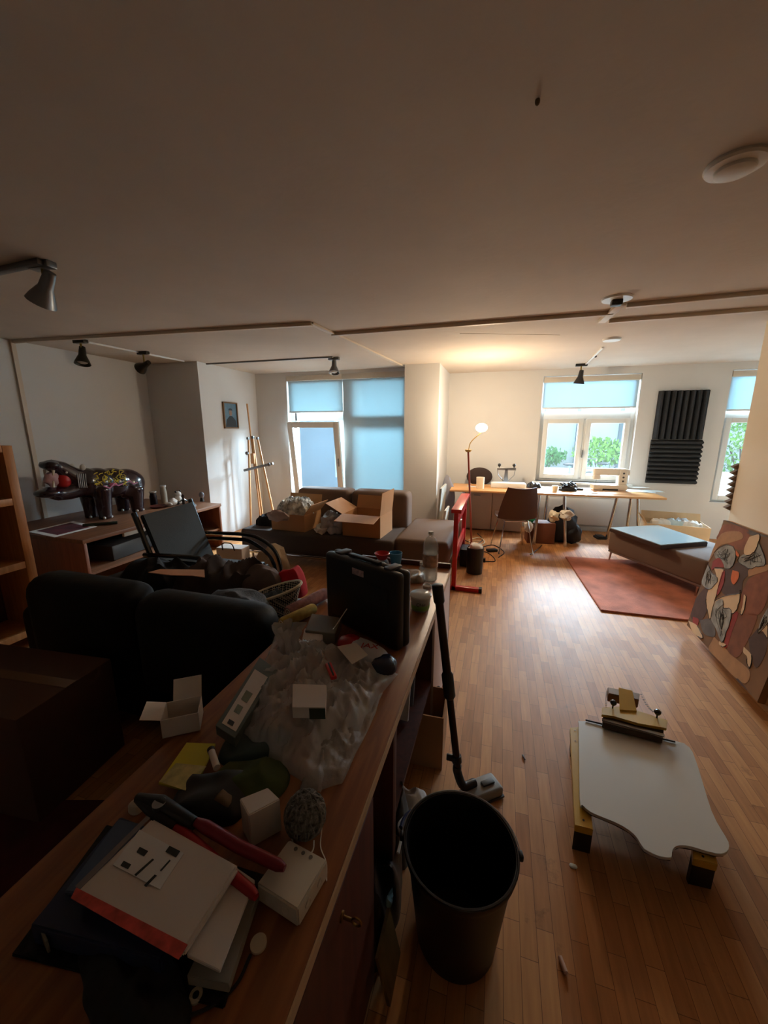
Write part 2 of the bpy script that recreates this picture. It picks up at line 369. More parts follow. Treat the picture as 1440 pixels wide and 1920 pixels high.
MB().bb(1.0, 1.9, -.03, 0, .3, 2.3).obj('window_recess', M('pale_recess', (150, 172, 184), .5), t)
MB().bb(2.9, 3.0, -.06, 0, 0, 6).obj('downpipe', M('slate_upright'), t)
bush('bright yellow-green shrub seen through the right casement of the middle window', (2.75, 12.5, 1.02), (.75, .5, .42), LEAF, 900, 1)
bush('deeper green hedge shrub seen through the left casement of middle window', (1.30, 13.5, .80), (.80, .4, .33), LEAF2, 900, 2)
bush('tall green bush filling the far right window', (6.4, 12.9, 1.1), (1.3, .8, 1.1), LEAF, 1600, 3)
def bicycle(label, x, y, ry):
    t = thing('parked_bicycle', label, 'bicycle', (x, y, -.05), ry); bm = M('blue_bicycle_enamel', (90, 140, 190), .4)
    for sx in (-.5, .5):
        a = MB(); a.tube(arc((sx, 0, .34), .33, 0, 2*PI, 26, 0, 2)[:-1], .018, 6, True)
        for k in range(8): a.tube([(sx, 0, .34), (sx+.33*math.cos(k*PI/4), 0, .34+.33*math.sin(k*PI/4))], .003, 4)
        a.obj('wheel', BLK, t)
    f_ = MB()
    for p, q in (((-.5, 0, .34), (-.12, 0, .3)), ((-.5, 0, .34), (-.2, 0, .75)), ((-.12, 0, .3), (-.24, 0, .85)), ((-.12, 0, .3), (.33, 0, .72)), ((-.22, 0, .76), (.3, 0, .8)), ((.5, 0, .34), (.28, 0, .95))): f_.tube([p, q], .018, 8)
    f_.obj('bicycle_frame', bm, t)
    MB().ball((-.26, 0, .88), (.13, .07, .035)).obj('saddle', BLK, t); MB().tube([(.2, -.28, .98), (.3, -.1, 1.0), (.3, .1, 1.0), (.2, .28, .98)], .014, 6).obj('handlebar', STEEL, t)
bicycle('blue bicycle parked outside behind the left casement', 1.75, 9.6, .3)
bicycle('blue bicycle parked outside behind the sewing machine', 2.55, 9.9, -.25)
exec_marker = 0
# ================================================================ CEILING FIXTURES
def spot(label, p, aim, s=1.0, mat=BLK, rim=False, drop=.09, group='ceiling spotlights'):
    t = thing('spotlight', label, 'spotlight', p, group=None)
    MB().bb(-.06*s, .06*s, -.022*s, .022*s, -.028*s, 0, .005).obj('mount', mat, t)
    MB().tube([(0, 0, -.02), (0, 0, -drop*s)], .008*s, 8).obj('arm', M('brass_arm', (150, 130, 70), .35, 1), t)
    h = MB().lathe([(0, .075), (.022, .07), (.026, .03), (.028, .0), (.05, -.05), (.058, -.075), (.054, -.075), (.046, -.05), (.02, -.01), (0, -.01)], n=24)
    o = h.obj('lamp_head', mat, t, (0, 0, -(drop+.02)*s)); o.scale = (s, s, s); o.rotation_euler = Vector(aim).to_track_quat('-Z', 'Y').to_euler()
    g = MB().ball((0, 0, -.05), (.04, .04, .022), sub=2).obj('bulb', M('frosted_bulb', (200, 198, 190), .3), o)
GREYM = M('satin_grey_metal', (120, 122, 124), .35, .8)
t = solo('light_rail', 'dark rail end on the ceiling at the left edge above the near spotlight', 'light rail', MB().bb(-.9, .02, -.02, .02, -.03, 0, .004), GREYM, atz(72, 486, CH), rz=-.05)
spot('large grey spotlight nearest the camera at left edge of ceiling', atz(78, 492, CH)-Vector((0, 0, .0)), (-.6, .0, -.8), 1.25, GREYM, drop=.08)
spot('black spotlight with round glass lens on the left wall rail', atz(150, 637, CH), (.15, -.25, -1), 1.25, M('dark_bronze', (50, 46, 36), .4, .6), drop=.1)
spot('small black spotlight above the alcove corner', atz(268, 659, CH), (-.9, .1, -.35), 1.2, M('dark_bronze'), drop=.11)
spot('grey spotlight at the end of the rail before left windows', atz(626, 670, CH), (.1, -.3, -1), 1.2, GREYM, drop=.07)
spot('black spotlight hanging in front of the middle window', atz(1088, 684, CH)-Vector((0, .1, 0)), (-.1, .1, -1), 1.25, BLK, drop=.12)
def rail(label, a, b, mat):
    a = Vector(a); b = Vector(b); d = b-a; o = solo('light_rail', label, 'light rail', MB().box((0, 0, 0), (d.length, .022, .018), bev=.002), mat, (a+b)/2-Vector((0, 0, .009)), math.atan2(d.y, d.x))
rail('white light rail running back from the left wall spotlight', atz(165, 640, CH), atz(345, 676, CH), WHITE)
rail('thin grey rail crossing the ceiling towards the left windows', atz(376, 682, CH), atz(624, 668, CH), GREYM)
rail('short white rail behind the black spotlight at the middle window', atz(1096, 684, CH), atz(1130, 650, CH), WHITE)
t = thing('smoke_detector', 'large white ceiling disc at upper right of the room', 'smoke detector', atz(1380, 305, CH))
MB().lathe([(.0, 0), (.088, 0), (.09, -.008), (.085, -.016), (.06, -.02), (.058, -.03), (.045, -.036), (0, -.037)], n=40).obj('housing', M('off_white_plastic', (222, 214, 200), .4), t)
solo('ceiling_boss', 'small white ceiling disc beyond the trunking', 'ceiling fitting', MB().lathe([(0, 0), (.085, 0), (.08, -.02), (0, -.025)]), WHITE, atz(1147, 635, CH))
t = thing('ceiling_socket', 'white oval junction plate where the trunking meets', 'ceiling fitting', atz(1157, 559, CH))
MB().lathe([(0, 0), (.1, 0), (.095, -.012), (0, -.014)]).obj('plate', WHITE, t); MB().bb(-.035, .035, -.03, .03, -.05, -.01, .008).obj('connector', BLK, t)
solo('ceiling_hook', 'small brown rawlplug stub in the ceiling', 'plug', MB().ball((0, 0, -.004), (.007, .007, .01)), M('brown_plug', (110, 92, 62), .7), atz(1008, 187, CH))
solo('ceiling_hook', 'tiny dark plug on ceiling near the middle window spotlight', 'plug', MB().ball((0, 0, -.01), (.014, .014, .014), sub=2), BLK, atz(1117, 667, CH))
# ================================================================ LIT FLOOR LAMP
L0 = atz(884, 1026, 0); LB = aty(903, 802, L0.y)-L0; LK = aty(878, 846, L0.y)-L0
t = thing('floor_lamp', 'lit floor lamp with glowing globe and thin red pole', 'floor lamp', L0)
MB().lathe([(0, .0), (.13, 0), (.13, .012), (.02, .025), (0, .03)]).obj('base', M('dark_red_enamel', (110, 40, 28), .4), t)
LK.z = LK.z
MB().tube([(0, 0, .02), (LK.x, LK.y, LK.z)], .013, 10).obj('pole', M('copper_red_pole', (170, 70, 40), .4), t)
MB().lathe([(.0, -.01), (.03, -.01), (.045, .01), (.045, .02), (0, .02)], c=LK).obj('collar', M('brass_collar', (214, 180, 110), .35, .6), t)
MB().tube(smoothpath([LK, LK+Vector((.03, 0, .12)), LB-Vector((0, 0, .06))]), .006, 8).obj('neck', M('brass_collar'), t)
MB().ball(LB, (.075, .075, .055)).obj('globe', M('glowing_globe', (255, 240, 210), .4, emit=(255, 214, 150), es=26), t)
d = bpy.data.lights.new('lamp_light', 'POINT'); d.energy = 33; d.color = (1.0, .80, .57); d.shadow_soft_size = .08
o = bpy.data.objects.new('lamp_light', d); COL.objects.link(o); o.parent = t; o.location = LB+Vector((0, -.0, .14))
# ================================================================ FAR RIGHT SIDE: tables under the middle window
TT = .74
t = thing('work_table', 'long honey wood work table under the middle window on round steel legs', 'table', (.72, 5.98, 0), .03)
MB().bb(-1.40, 1.36, -.34, .36, TT-.028, TT, .006).obj('tabletop', wood('honey_tabletop', (208, 150, 92), (222, 168, 110), .4, axis=0), t)
for x, y, dx, dy in ((-.16, -.28, -.03, -.05), (.16, -.28, .06, -.05), (.02, .26, 0, .05), (.96, .22, -.06, .04), (1.14, .24, .02, .05), (1.24, .3, .10, .04), (-1.2, .28, 0, 0), (-1.2, -.28, 0, .0)):
    l = MB().tube([(x+dx, y+dy, 0), (x, y, TT-.03)], .022, 12); l.obj('leg', CHROME, t)
t = thing('drawer_cabinet', 'low beige panel cabinet under left half of the work table', 'cabinet', (-.02, 6.22, 0))
MB().bb(-.52, .42, -.0, .2, .02, .68, .006).obj('body', M('beige_melamine', (206, 186, 168), .55), t)
for x0, x1 in ((-.51, -.055), (-.045, .41)):
    o = MB().bb(x0, x1, -.02, 0, .04, .66, .004).obj('door', M('beige_melamine'), t)
    MB().tube([((x0+x1)/2-.05, -.03, .58), ((x0+x1)/2+.05, -.03, .58)], .006).obj('handle', STEEL, o)
# radiator
t = thing('radiator', 'white panel radiator on the wall below the middle window', 'radiator', (1.30, 6.66, 0))
MB().bb(-.5, .45, -.08, 0, .12, .55, .01).obj('panel', WHITE, t)
MB().bb(-.5, .45, -.085, .0, .55, .565, .002).obj('top_grille', M('grille_grey', (180, 178, 172), .5), t)
MB().tube([(.4, -.04, .12), (.4, -.04, 0)], .012).obj('pipe', WHITE, t)
struct('trim_10', MB().bb(.62, 1.9, 6.66, 6.7, .62, .65, .004), WHITE, label='ledge above the radiator')
# shell chair
t = thing('shell_chair', 'brown shell chair on thin chrome legs facing the work table', 'chair', atz(958, 1030, 0), .25)
def shell():
    b = MB()
    def fn(u, v):
        a = (u-.5)*2; wv = .24*(1-.18*abs(v*2-1)**3) if v < .5 else .25-.07*((v-.5)*2)**1.5
        if v < .5: y = .22-.42*(v*2); z = .44+.03*a*a+(.02 if v < .1 else 0)
        else:
            s_ = (v-.5)*2; y = -.20-.14*s_; z = .46+.42*s_+.015*a*a; y += .05*a*a
        return (a*wv, y, z)
    return b.grid(fn, 14, 22, .012)
shell().obj('seat_shell', M('brown_shell_plastic', (88, 62, 52), .5), t)
for sx in (-1, 1):
    for sy, dy in ((.16, .06), (-.14, -.08)):
        MB().tube([(sx*.15, sy, .43), (sx*.22, sy+dy, 0)], .009, 8).obj('leg', CHROME, t)
MB().tube([(-.15, .16, .425), (.15, .16, .425), (.15, -.14, .425), (-.15, -.14, .425)], .008, 6, True).obj('underframe', CHROME, t)
# second chair behind table
t = thing('office_chair', 'dark rounded chair back showing behind the left end of work table', 'chair', (-.30, 6.40, 0), 0)
t.location = (-.30, 5.95+.55, 0)
b = MB().ball((0, 0, .84), (.22, .05, .15)); b.obj('backrest', M('dark_brown_fabric', (52, 36, 32), .8), t)
MB().tube([(0, .03, .80), (0, .03, .40)], .02).obj('back_post', BLK, t); MB().lathe([(0, .0), (.05, 0), (.05, .02), (.02, .04), (.02, .4), (0, .4)], c=(0, 0.03, 0)).obj('pedestal', BLK, t)
t.scale = (.95, .8, 1)
# table things, all standing at z = TT
def T_at(px, py): p = atz(px, py, TT); return p
t = thing('white_cup', 'small white cup at the left end of the work table by the lamp', 'cup', T_at(900, 916))
MB().lathe([(0, 0), (.055, 0), (.06, .17), (.052, .17), (.048, .01), (0, .01)]).obj('body', M('warm_white_ceramic', (240, 226, 200), .4), t)
o = solo('document_tray', 'long low white plastic case lying on the work table', 'case', MB().bb(-.25, .25, -.09, .09, 0, .075, .012), WHITE, T_at(952, 914), .03)
# clamp lamp / press head standing behind
p = T_at(948, 902); p = Vector((aty(948, 900, 6.45).x, 6.30, TT))
t = thing('bench_press', 'grey metal press head with two black knobs behind the white case', 'press', p)
MB().bb(-.06, .06, -.05, .05, 0, .015, .004).obj('foot', STEEL, t)
MB().prism([(-.035, -.02, .015), (.035, -.02, .015), (.02, -.02, .25), (-.02, -.02, .25)], (0, .04, 0)).obj('column', STEEL, t)
MB().bb(-.14, .14, -.02, .02, .235, .275, .004).obj('crossbar', STEEL, t)
for s_ in (-1, 1):
    MB().tube([(s_*.13, 0, .24), (s_*.12, 0, .16), (s_*.03, 0, .06)], .006).obj('brace', STEEL, t)
    MB().tube([(s_*.11, 0, .27), (s_*.11, 0, .30)], .008).ball((s_*.11, 0, .315), .026, sub=2).obj('knob', BLK, t)
def heapthing(name, label, cat, loc, w_, d_, h_, mat, seed, rz=0, n=24, f=9, sharp=1.0):
    return solo(name, label, cat, MB().heap(w_, d_, h_, seed, n, f, sharp=sharp), mat, loc, rz)
heapthing('black_pouch', 'crumpled black pouch on work table right of the white case', 'bag', T_at(1001, 914), .22, .16, .09, BLK, 3)
t = thing('cream_cup', 'cream paper cup in the middle of the work table', 'cup', T_at(1040, 922)); MB().lathe([(0, 0), (.032, 0), (.042, .085), (.038, .085), (.03, .005), (0, .005)]).obj('body', CREAM, t)
t = thing('cable_heap', 'black tangled cable and strap heap between cup and sewing machine', 'cable', T_at(1064, 920))
c = MB(); rnd = random.Random(4)
for k in range(5): c.tube(smoothpath([(rnd.uniform(-.12, .12), rnd.uniform(-.06, .06), rnd.uniform(.01, .13)) for _ in range(6)]), .010, 6)
c.obj('cable', BLK, t); MB().heap(.26, .14, .06, 8, 16).obj('strap', BLK, t)
t = thing('hand_tool', 'small black clamp lying left of the sewing machine', 'tool', T_at(1085, 919)); MB().bb(-.06, .06, -.02, .02, 0, .03, .01).obj('body', BLK, t)
# sewing machine
t = thing('sewing_machine', 'white sewing machine standing on the work table before the window', 'sewing machine', T_at(1142, 920)+Vector((0, .06, 0)), .05)
SWM = M('ivory_machine_enamel', (224, 214, 200), .35)
MB().bb(-.22, .22, -.09, .09, .012, .085, .015).obj('bed', SWM, t)
MB().bb(.10, .22, -.06, .06, .08, .31, .02, 3).obj('column', SWM, t)
MB().bb(-.22, .20, -.055, .055, .215, .315, .022, 3).obj('arm', SWM, t)
MB().bb(-.215, -.13, -.05, .05, .15, .24, .015).obj('needle_head', SWM, t)
MB().tube([(-.17, 0, .15), (-.17, 0, .085)], .004).obj('needle_bar', STEEL, t)
MB().lathe([(0, 0), (.045, 0), (.045, .02), (0, .025)], c=(.22, 0, .26), rot=(0, PI/2, 0)).obj('handwheel', SWM, t)
for i in range(3): MB().lathe([(0, 0), (.014, 0), (.012, .008), (0, .008)], c=(.16, -.06, .14+.055*i), rot=(PI/2, 0, 0), n=14).obj('dial', M('dark_dial', (70, 66, 64), .4), t)
MB().tube([(-.02, 0, .31), (-.02, 0, .345), (.06, 0, .345), (.06, 0, .31)], .004).obj('thread_guide', STEEL, t)
MB().bb(-.10, .10, -.092, -.088, .005, .03).obj('base_panel', BLK, t)
for i, (px, py, r, c) in enumerate(((1188, 920, .2, (236, 236, 236)), (1208, 922, -.3, (214, 226, 230)), (1196, 914, .5, (226, 228, 226)), (1222, 922, .1, (196, 206, 206)))):
    solo('paper_sheet', ['white sheet just right of the sewing machine', 'pale blue tinted sheet on the table end', 'white sheet at back right of the table', 'greyish sheet nearest the right end of the work table'][i], 'paper', MB().bb(-.13, .13, -.09, .09, 0, .002), M('sheet_%s' % 'abcd'[i], c, .7), T_at(px, py)+Vector((0, 0, .001+.0025*i)), r)
for i, (px, py, r, a, b_) in enumerate(((1020, 920, .1, .1, .07), (1100, 924, .3, .12, .07), (893, 913, 0, .07, .04), (882, 912, -.2, .05, .04))):
    solo('paper_sheet', ['white note between black pouch and cream cup', 'white sheet in front of the black clamp', 'small note in front of the white cup', 'pale sheet at far left corner of the work table'][i], 'paper', MB().bb(-a, a, -b_, b_, 0, .003), WPAP, T_at(px, py)+Vector((0, 0, .001)), r)
# under the table
t = thing('rucksack', 'dark rucksack slumped under the work table', 'bag', atz(1040, 1018, 0)+Vector((.08, .12, 0)))
MB().ball((0, 0, .25), (.21, .17, .26), amp=.35, freq=6, seed=3).obj('body', M('black_nylon', (30, 28, 34), .7, bump=.3, bscale=14), t)
MB().tube(smoothpath([(-.05, -.12, .42), (0, -.2, .5), (.05, -.12, .42)]), .01).obj('strap', BLK, t)
MB().ball((.16, -.06, .14), (.12, .11, .14), amp=.3, seed=8).obj('side_pocket', M('black_nylon'), t)
solo('shopping_bag', 'crumpled white bag tucked on the rucksack under table', 'bag', MB().ball((0, 0, .0), (.09, .07, .07), amp=.5, seed=5), M('white_bag_film', (224, 214, 200), .5, bump=.4, bscale=20), aty(1062, 965, 5.6)+Vector((0, 0, 0)))
solo('paper_parcel', 'cream paper parcel on top of the dark rucksack', 'parcel', MB().ball((0, 0, .0), (.07, .05, .07), amp=.5, seed=9), CREAM, aty(1038, 968, 5.60))
o = atz(1010, 1020, 0)
solo('storage_box', 'brown box under the table holding green packaging', 'box', MB().bb(-.17, .2, -.1, .14, 0, .3, .006), M('rust_brown_box', (120, 70, 46), .7), (o.x, o.y+.12, 0), .1)
solo('green_package', 'green and white packet poking out beside the shell chair', 'packet', MB().ball((0, 0, 0), (.07, .06, .07), amp=.5, seed=2), M('green_film', (20, 140, 100), .4), (o.x-.13, o.y+.06, .365))
solo('white_package', 'crumpled white packet under the green one beside the shell chair', 'packet', MB().ball((0, 0, 0), (.055, .05, .08), amp=.5, seed=12), WPAP, (o.x-.16, o.y-.04, .25))
t = thing('foot_pedal', 'black sewing foot pedal on the floor below radiator', 'pedal', atz(1126, 1010, 0), .2)
MB().prism([(-.07, -.06, 0), (.07, -.06, 0), (.07, .1, .0), (-.07, .1, 0)], (0, 0, .03), .008).obj('body', BLK, t); MB().bb(-.05, .05, -.05, .09, .03, .045, .006).obj('tread', BLK, t)
# cords on floor
cm = MB(); rnd = random.Random(7)
for (pts) in ([(860, 1018), (880, 1022), (900, 1026), (925, 1022), (945, 1035), (935, 1045)], [(880, 1038), (905, 1034), (920, 1040), (928, 1052), (905, 1052)], [(895, 1000), (905, 1012), (890, 1020), (870, 1012)]):
    cm.tube(smoothpath([atz(x, y, .006) for x, y in pts]), .006, 6)
solo('extension_cable', 'dark cable looping on the floor between red stand and shell chair', 'cable', cm, BLK)
cm = MB().tube(smoothpath([atz(x, y, .008) for x, y in [(878, 1012), (900, 1008), (908, 1018), (888, 1024), (880, 1016), (902, 1014)]]), .006, 6)
solo('white_cable', 'white cable coil on the floor by the lamp foot', 'cable', cm, CREAM)
solo('adapter_brick', 'black power brick on the floor in front of the shell chair', 'adapter', MB().bb(-.07, .07, -.035, .035, 0, .035, .008), BLK, atz(922, 1034, 0), .5)
cm = MB().tube(smoothpath([atz(994, 1040, .006), atz(1008, 1030, .03), atz(1016, 1022, .006)]), .006, 6)
solo('black_stick', 'thin black cable stub on the floor right of the shell chair', 'cable', cm, BLK)
# acoustic foam
def foam(name, label, c, w_, h_, vert, nr, dp=.05):
    t = thing(name, label, 'acoustic panel', c)
    FM = M('charcoal_foam', (44, 46, 50), .95, bump=.2, bscale=150)
    MB().bb(-w_/2, w_/2, -.02, 0, -h_/2, h_/2).obj('foam_base', FM, t)
    L = w_ if vert else h_; st = L/nr; pts = []
    for i in range(nr):
        pts += [(-L/2+i*st, 0), (-L/2+(i+.3)*st, -dp), (-L/2+(i+.55)*st, -dp), (-L/2+(i+.9)*st, 0)]
    pts.append((L/2, 0)); poly = [(-L/2, .0)]+pts[0:]+[(L/2, .0)]
    if vert: P = [(x, y-.02, -h_/2) for x, y in pts]; P += [(L/2, -.015, -h_/2), (-L/2, -.015, -h_/2)]; vec = (0, 0, h_)
    else: P = [(-w_/2, y-.02, x) for x, y in pts]; P += [(-w_/2, -.015, L/2), (-w_/2, -.015, -L/2)]; vec = (w_, 0, 0)
    MB().prism(P, vec).obj('foam_ridges', FM, t, smooth=False)
foam('acoustic_panel', 'upper charcoal foam panel with upright grooves on the far wall', (2.46, 6.698, 1.80), .62, .68, True, 8)
foam('acoustic_panel', 'lower charcoal foam panel with level grooves on the far wall', (2.46, 6.698, 1.13), .64, .64, False, 10)
t = thing('foam_strip', 'charcoal foam edge with zigzag profile at the far end of the cream right wall', 'acoustic panel', (2.115, 4.325, 0))
# sits on the back of the pier reveal
P = []
for i in range(8): P += [(0, 0, 0.85+i*.055), (-.045, 0, 0.875+i*.055)]
P += [(0, 0, 1.29), (.06, 0, 1.29), (.06, 0, .85)]
MB().prism(P, (0, .05, 0)).obj('foam_ridges', M('grey_brown_foam', (120, 100, 84), .95), t, smooth=False)
# rug
c_ = Vector((1.5, 4.4, 0)); P = [atz(1060, 1043, .018), atz(1127, 1143, .018), Vector((2.07, 3.62, 0)), Vector((2.07, 5.25, 0))]
rg = MB().prism([Vector((p.x-c_.x, p.y-c_.y, 0)) for p in P], (0, 0, .016), .004)
solo('rug', 'rust coloured deep pile rug under the brown chaise', 'rug', rg, M('rust_rug_pile', (180, 108, 84), .95, var=.30, scale=5, bump=.5, bscale=90), (c_.x, c_.y, .001))
# chaise
a = atz(1143, 990, .42); b_ = atz(1322, 1047, .42); dv = (b_-a); dv.z = 0; Lc = dv.length; ang = math.atan2(dv.y, dv.x)
t = thing('chaise', 'brown upholstered chaise standing on the rust rug under a glass sheet', 'sofa', (a.x, a.y, 0), ang)
MB().bb(0, Lc+.03, 0, .70, .14, .40, .03, 3).obj('seat', SOFAG, t)
MB().bb(.01, Lc+.02, .01, .69, .125, .15, .003).obj('base_rail', STEEL, t)
MB().bb(Lc*.76, Lc+.02, .45, .68, .40, .64, .06, 3).obj('backrest', SOFAG, t)
for x, y in ((.04, .03), (.04, .65), (Lc-.05, .05), (Lc-.05, .65)): MB().tube([(x, y, .13), (x-.01, y-.01, .0)], [.012, .008], 10).obj('leg', CHROME, t)
P, c_ = pxpoly([(1143, 988), (1234, 983), (1328, 1014), (1240, 1021)], .455)
t = thing('glass_sheet', 'glass tabletop coloured with window reflection lying on the brown chaise', 'glass sheet', (c_.x, c_.y, .401))
MB().prism([Vector((p.x, p.y, 0)) for p in P], (0, 0, .040), .003).obj('wooden_backing', M('dark_brown_panel', (60, 38, 30), .5), t)
MB().prism([Vector((p.x*.98, p.y*.98, .0405)) for p in P], (0, 0, .008), .002).obj('glass', M('window_reflection_glass', (172, 194, 202), .08, coat=.4), t)  # pale blue of the reflected window is put into the glass colour
# open box with papers behind the chaise
def openbox(name, label, loc, w_, d_, h_, mat, rz, flaps=(), z0=0, th=.006, cat='box', innermat=None):
    t = thing(name, label, cat, loc, rz); b = MB()
    b.bb(-w_/2, w_/2, -d_/2, d_/2, z0, z0+th); b.bb(-w_/2, -w_/2+th, -d_/2, d_/2, z0+th, z0+h_); b.bb(w_/2-th, w_/2, -d_/2, d_/2, z0+th, z0+h_)
    b.bb(-w_/2+th, w_/2-th, -d_/2, -d_/2+th, z0+th, z0+h_); b.bb(-w_/2+th, w_/2-th, d_/2-th, d_/2, z0+th, z0+h_); b.obj('carton', mat, t)
    for side, angd, ln in flaps:
        an = math.radians(angd); f_ = MB()
        if side in 'fb':
            sg = -1 if side == 'f' else 1; o1 = Vector((0, sg*(d_/2-th/2), z0+h_)); dr = Vector((0, sg*math.sin(an), math.cos(an))); wd = Vector((w_/2, 0, 0))
        else:
            sg = -1 if side == 'l' else 1; o1 = Vector((sg*(w_/2-th/2), 0, z0+h_)); dr = Vector((sg*math.sin(an), 0, math.cos(an))); wd = Vector((0, d_/2, 0))
        nrm = dr.cross(wd).normalized()*th*.8
        f_.prism([o1-wd, o1+wd, o1+wd+dr*ln, o1-wd+dr*ln], nrm); f_.obj('flap', mat, t)
    return t
bp_ = atz(1262, 1012, 0)
t = openbox('paper_box', 'printed white and tan carton full of papers behind the chaise', (2.22, 5.72, 0), .66, .40, .42, M('printed_tan_carton', (226, 196, 156), .7, var=.12, scale=5), -.12, (('b', 25, .10), ('l', 30, .08)))
for k, (x, y, r) in enumerate(((-.16, -.02, .3), (.02, .03, -.2), (.18, -.03, .5), (.1, .08, 1.0))):
    solo('paper_bundle', ['crumpled white sheets at left in the tan carton', 'pale blue sheets in the middle of the tan carton', 'white sheets at right in the tan carton', 'grey sheets at the back of the tan carton'][k], 'papers', MB().heap(.24, .2, .1, k+2, 12), [WPAP, M('blue_tinted_paper', (190, 212, 224), .7), WPAP, M('grey_paper', (170, 172, 172), .7)][k], (2.22+x, 5.72+y, .37), r)
solo('box_stack_support', 'stack of magazines inside the tan carton', 'magazines', MB().bb(-.3, .3, -.17, .17, .008, .365, .01), M('magazine_stack', (190, 180, 160), .7), (2.22, 5.72, 0), -.12)
# painting
n_ = Vector((-1, 0.05, .14)).normalized(); o_ = atz(1290, 1190, 0.02)
def cv(px, py): return atpl(px, py, o_, n_)
BL = cv(1287, 1172); TLp = cv(1334, 966); BR = cv(1420, 1318); 
ev = (BR-BL); ev = ev.normalized(); uvv = (n_.cross(ev)).normalized(); uvv = uvv if uvv.z > 0 else -uvv
Wd = (BR-BL).length; Hd = (TLp-BL).dot(uvv)
ez = n_
t = thing('abstract_painting', 'tall abstract painting in brown, rust, cream and grey leaning at the right edge', 'painting', (BL.x, BL.y, 0))
def loc(v): return Vector(v)-Vector((BL.x, BL.y, 0))
q = [BL, BR, BR+uvv*Hd, BL+uvv*Hd]
MB().prism([loc(p) for p in q], -ez*.035, .004).obj('canvas', M('rust_brown_ground', (124, 86, 50), .75, var=.35, scale=3.5), t)
rim = MB()
for A_, B_ in ((q[0], q[1]), (q[1], q[2]), (q[2], q[3]), (q[3], q[0])):
    rim.prism([loc(A_)-ez*.036, loc(B_)-ez*.036, loc(B_)-ez*.036+(sum(q, Vector())/4-B_)*.06, loc(A_)-ez*.036+(sum(q, Vector())/4-A_)*.06], -ez*.02)
rim.obj('stretcher', PINEW, t)
def patch(nm, pts, mat, lvl, crop=True):
    # outlines read in the zoomed crop (x4.8 from 1260, 940)
    P = [cv(1260+x/4.8, 940+y/4.8) for x, y in pts]; out = []
    for p in P:
        a_ = (p-BL).dot(ev); b_ = (p-BL).dot(uvv); a_ = min(max(a_, .002), Wd-.002); b_ = min(max(b_, .002), Hd-.002); out.append(loc(BL+ev*a_+uvv*b_)+ez*(.0006*lvl))
    P2 = smoothpath(out+[out[0]], 4)[:-1]
    MB().prism(P2, ez*.0006).obj(nm, mat, t, smooth=False)
    if mat in (GRY, CRM) and lvl >= 2:
        rn = random.Random(len(pts)); o2 = [p+ez*.001+ev*rn.uniform(-.004, .004)+uvv*rn.uniform(-.004, .004) for p in P2]
        k0 = rn.randint(0, 5); MB().tube(o2[k0:int(len(o2)*.7)], .0022, 4).obj('ink_line', INK, t)
        if mat is GRY:
            c0 = sum(P2, Vector())/len(P2); sc = []
            for k in range(26): q = P2[rn.randrange(len(P2))]; sc.append(c0.lerp(q, rn.uniform(.15, .85))+ez*.0012)
            MB().tube(smoothpath(sc, 3), .0012, 4).obj('ink_scribble', INK, t)
INK = M('charcoal_ink', (44, 40, 40), .7)
pc = lambda k, c, v=.18: M(k, c, .7, var=v, scale=14)
CRM = pc('cream_paint', (222, 190, 150), .06); GRY = pc('grey_scribble_paint', (150, 148, 140), .45); DBR = pc('dark_brown_paint', (82, 56, 44), .2); RST = pc('rust_paint', (142, 78, 46), .25)
TANP = pc('tan_paint', (176, 128, 84), .12); CRI = pc('crimson_paint', (150, 46, 36), .15); ORP = pc('orange_paint', (214, 106, 44), .15); SLT = pc('slate_paint', (98, 92, 88), .25)
patch('paint_area', [(400, 90), (480, 70), (700, 150), (864, 200), (864, 300), (700, 300), (640, 210), (480, 170), (380, 200)], SLT, 1)
patch('paint_area', [(400, 270), (470, 210), (600, 210), (690, 260), (690, 400), (600, 440), (500, 380), (380, 330)], RST, 1)
patch('paint_area', [(300, 480), (340, 390), (450, 290), (600, 270), (640, 330), (540, 370), (420, 410), (320, 540)], TANP, 2)
patch('paint_area', [(700, 320), (790, 300), (780, 380), (730, 470), (660, 480), (655, 420)], CRM, 3)
patch('paint_area', [(790, 370), (850, 560), (760, 590), (690, 600), (600, 540), (640, 480), (740, 470)], GRY, 2)
patch('paint_area', [(380, 470), (440, 410), (540, 400), (580, 480), (550, 580), (490, 610), (450, 560), (400, 520)], GRY, 3)
patch('paint_area', [(370, 540), (430, 510), (470, 590), (400, 590), (360, 620)], CRI, 4)
patch('paint_area', [(380, 600), (470, 620), (430, 740), (400, 860), (370, 960), (345, 1060), (320, 980), (310, 900), (330, 800), (400, 720), (400, 660)], CRM, 2)
patch('paint_area', [(330, 560), (360, 640), (410, 690), (400, 740), (340, 790), (270, 740), (290, 640)], GRY, 3)
patch('paint_area', [(455, 640), (480, 630), (465, 750), (410, 850), (420, 760)], CRI, 4)
patch('paint_area', [(480, 620), (560, 560), (640, 560), (700, 640), (640, 720), (620, 840), (500, 850), (440, 800), (480, 720)], DBR, 1)
patch('paint_area', [(550, 620), (605, 640), (600, 700), (560, 750), (535, 700)], ORP, 5)
patch('paint_area', [(580, 440), (610, 480), (600, 500), (580, 480)], ORP, 5)
patch('paint_area', [(690, 700), (830, 620), (864, 640), (864, 860), (780, 1020), (640, 1000), (620, 860)], RST, 1)
patch('paint_area', [(690, 680), (700, 610), (864, 570), (864, 620), (780, 650)], TANP, 2)
patch('paint_area', [(390, 900), (450, 860), (610, 830), (615, 810), (610, 900), (560, 1010), (470, 960), (370, 960)], CRM, 2)
patch('paint_area', [(395, 900), (460, 880), (470, 960), (530, 970), (535, 1060), (490, 1190), (450, 1270), (400, 1150), (350, 1040)], GRY, 3)
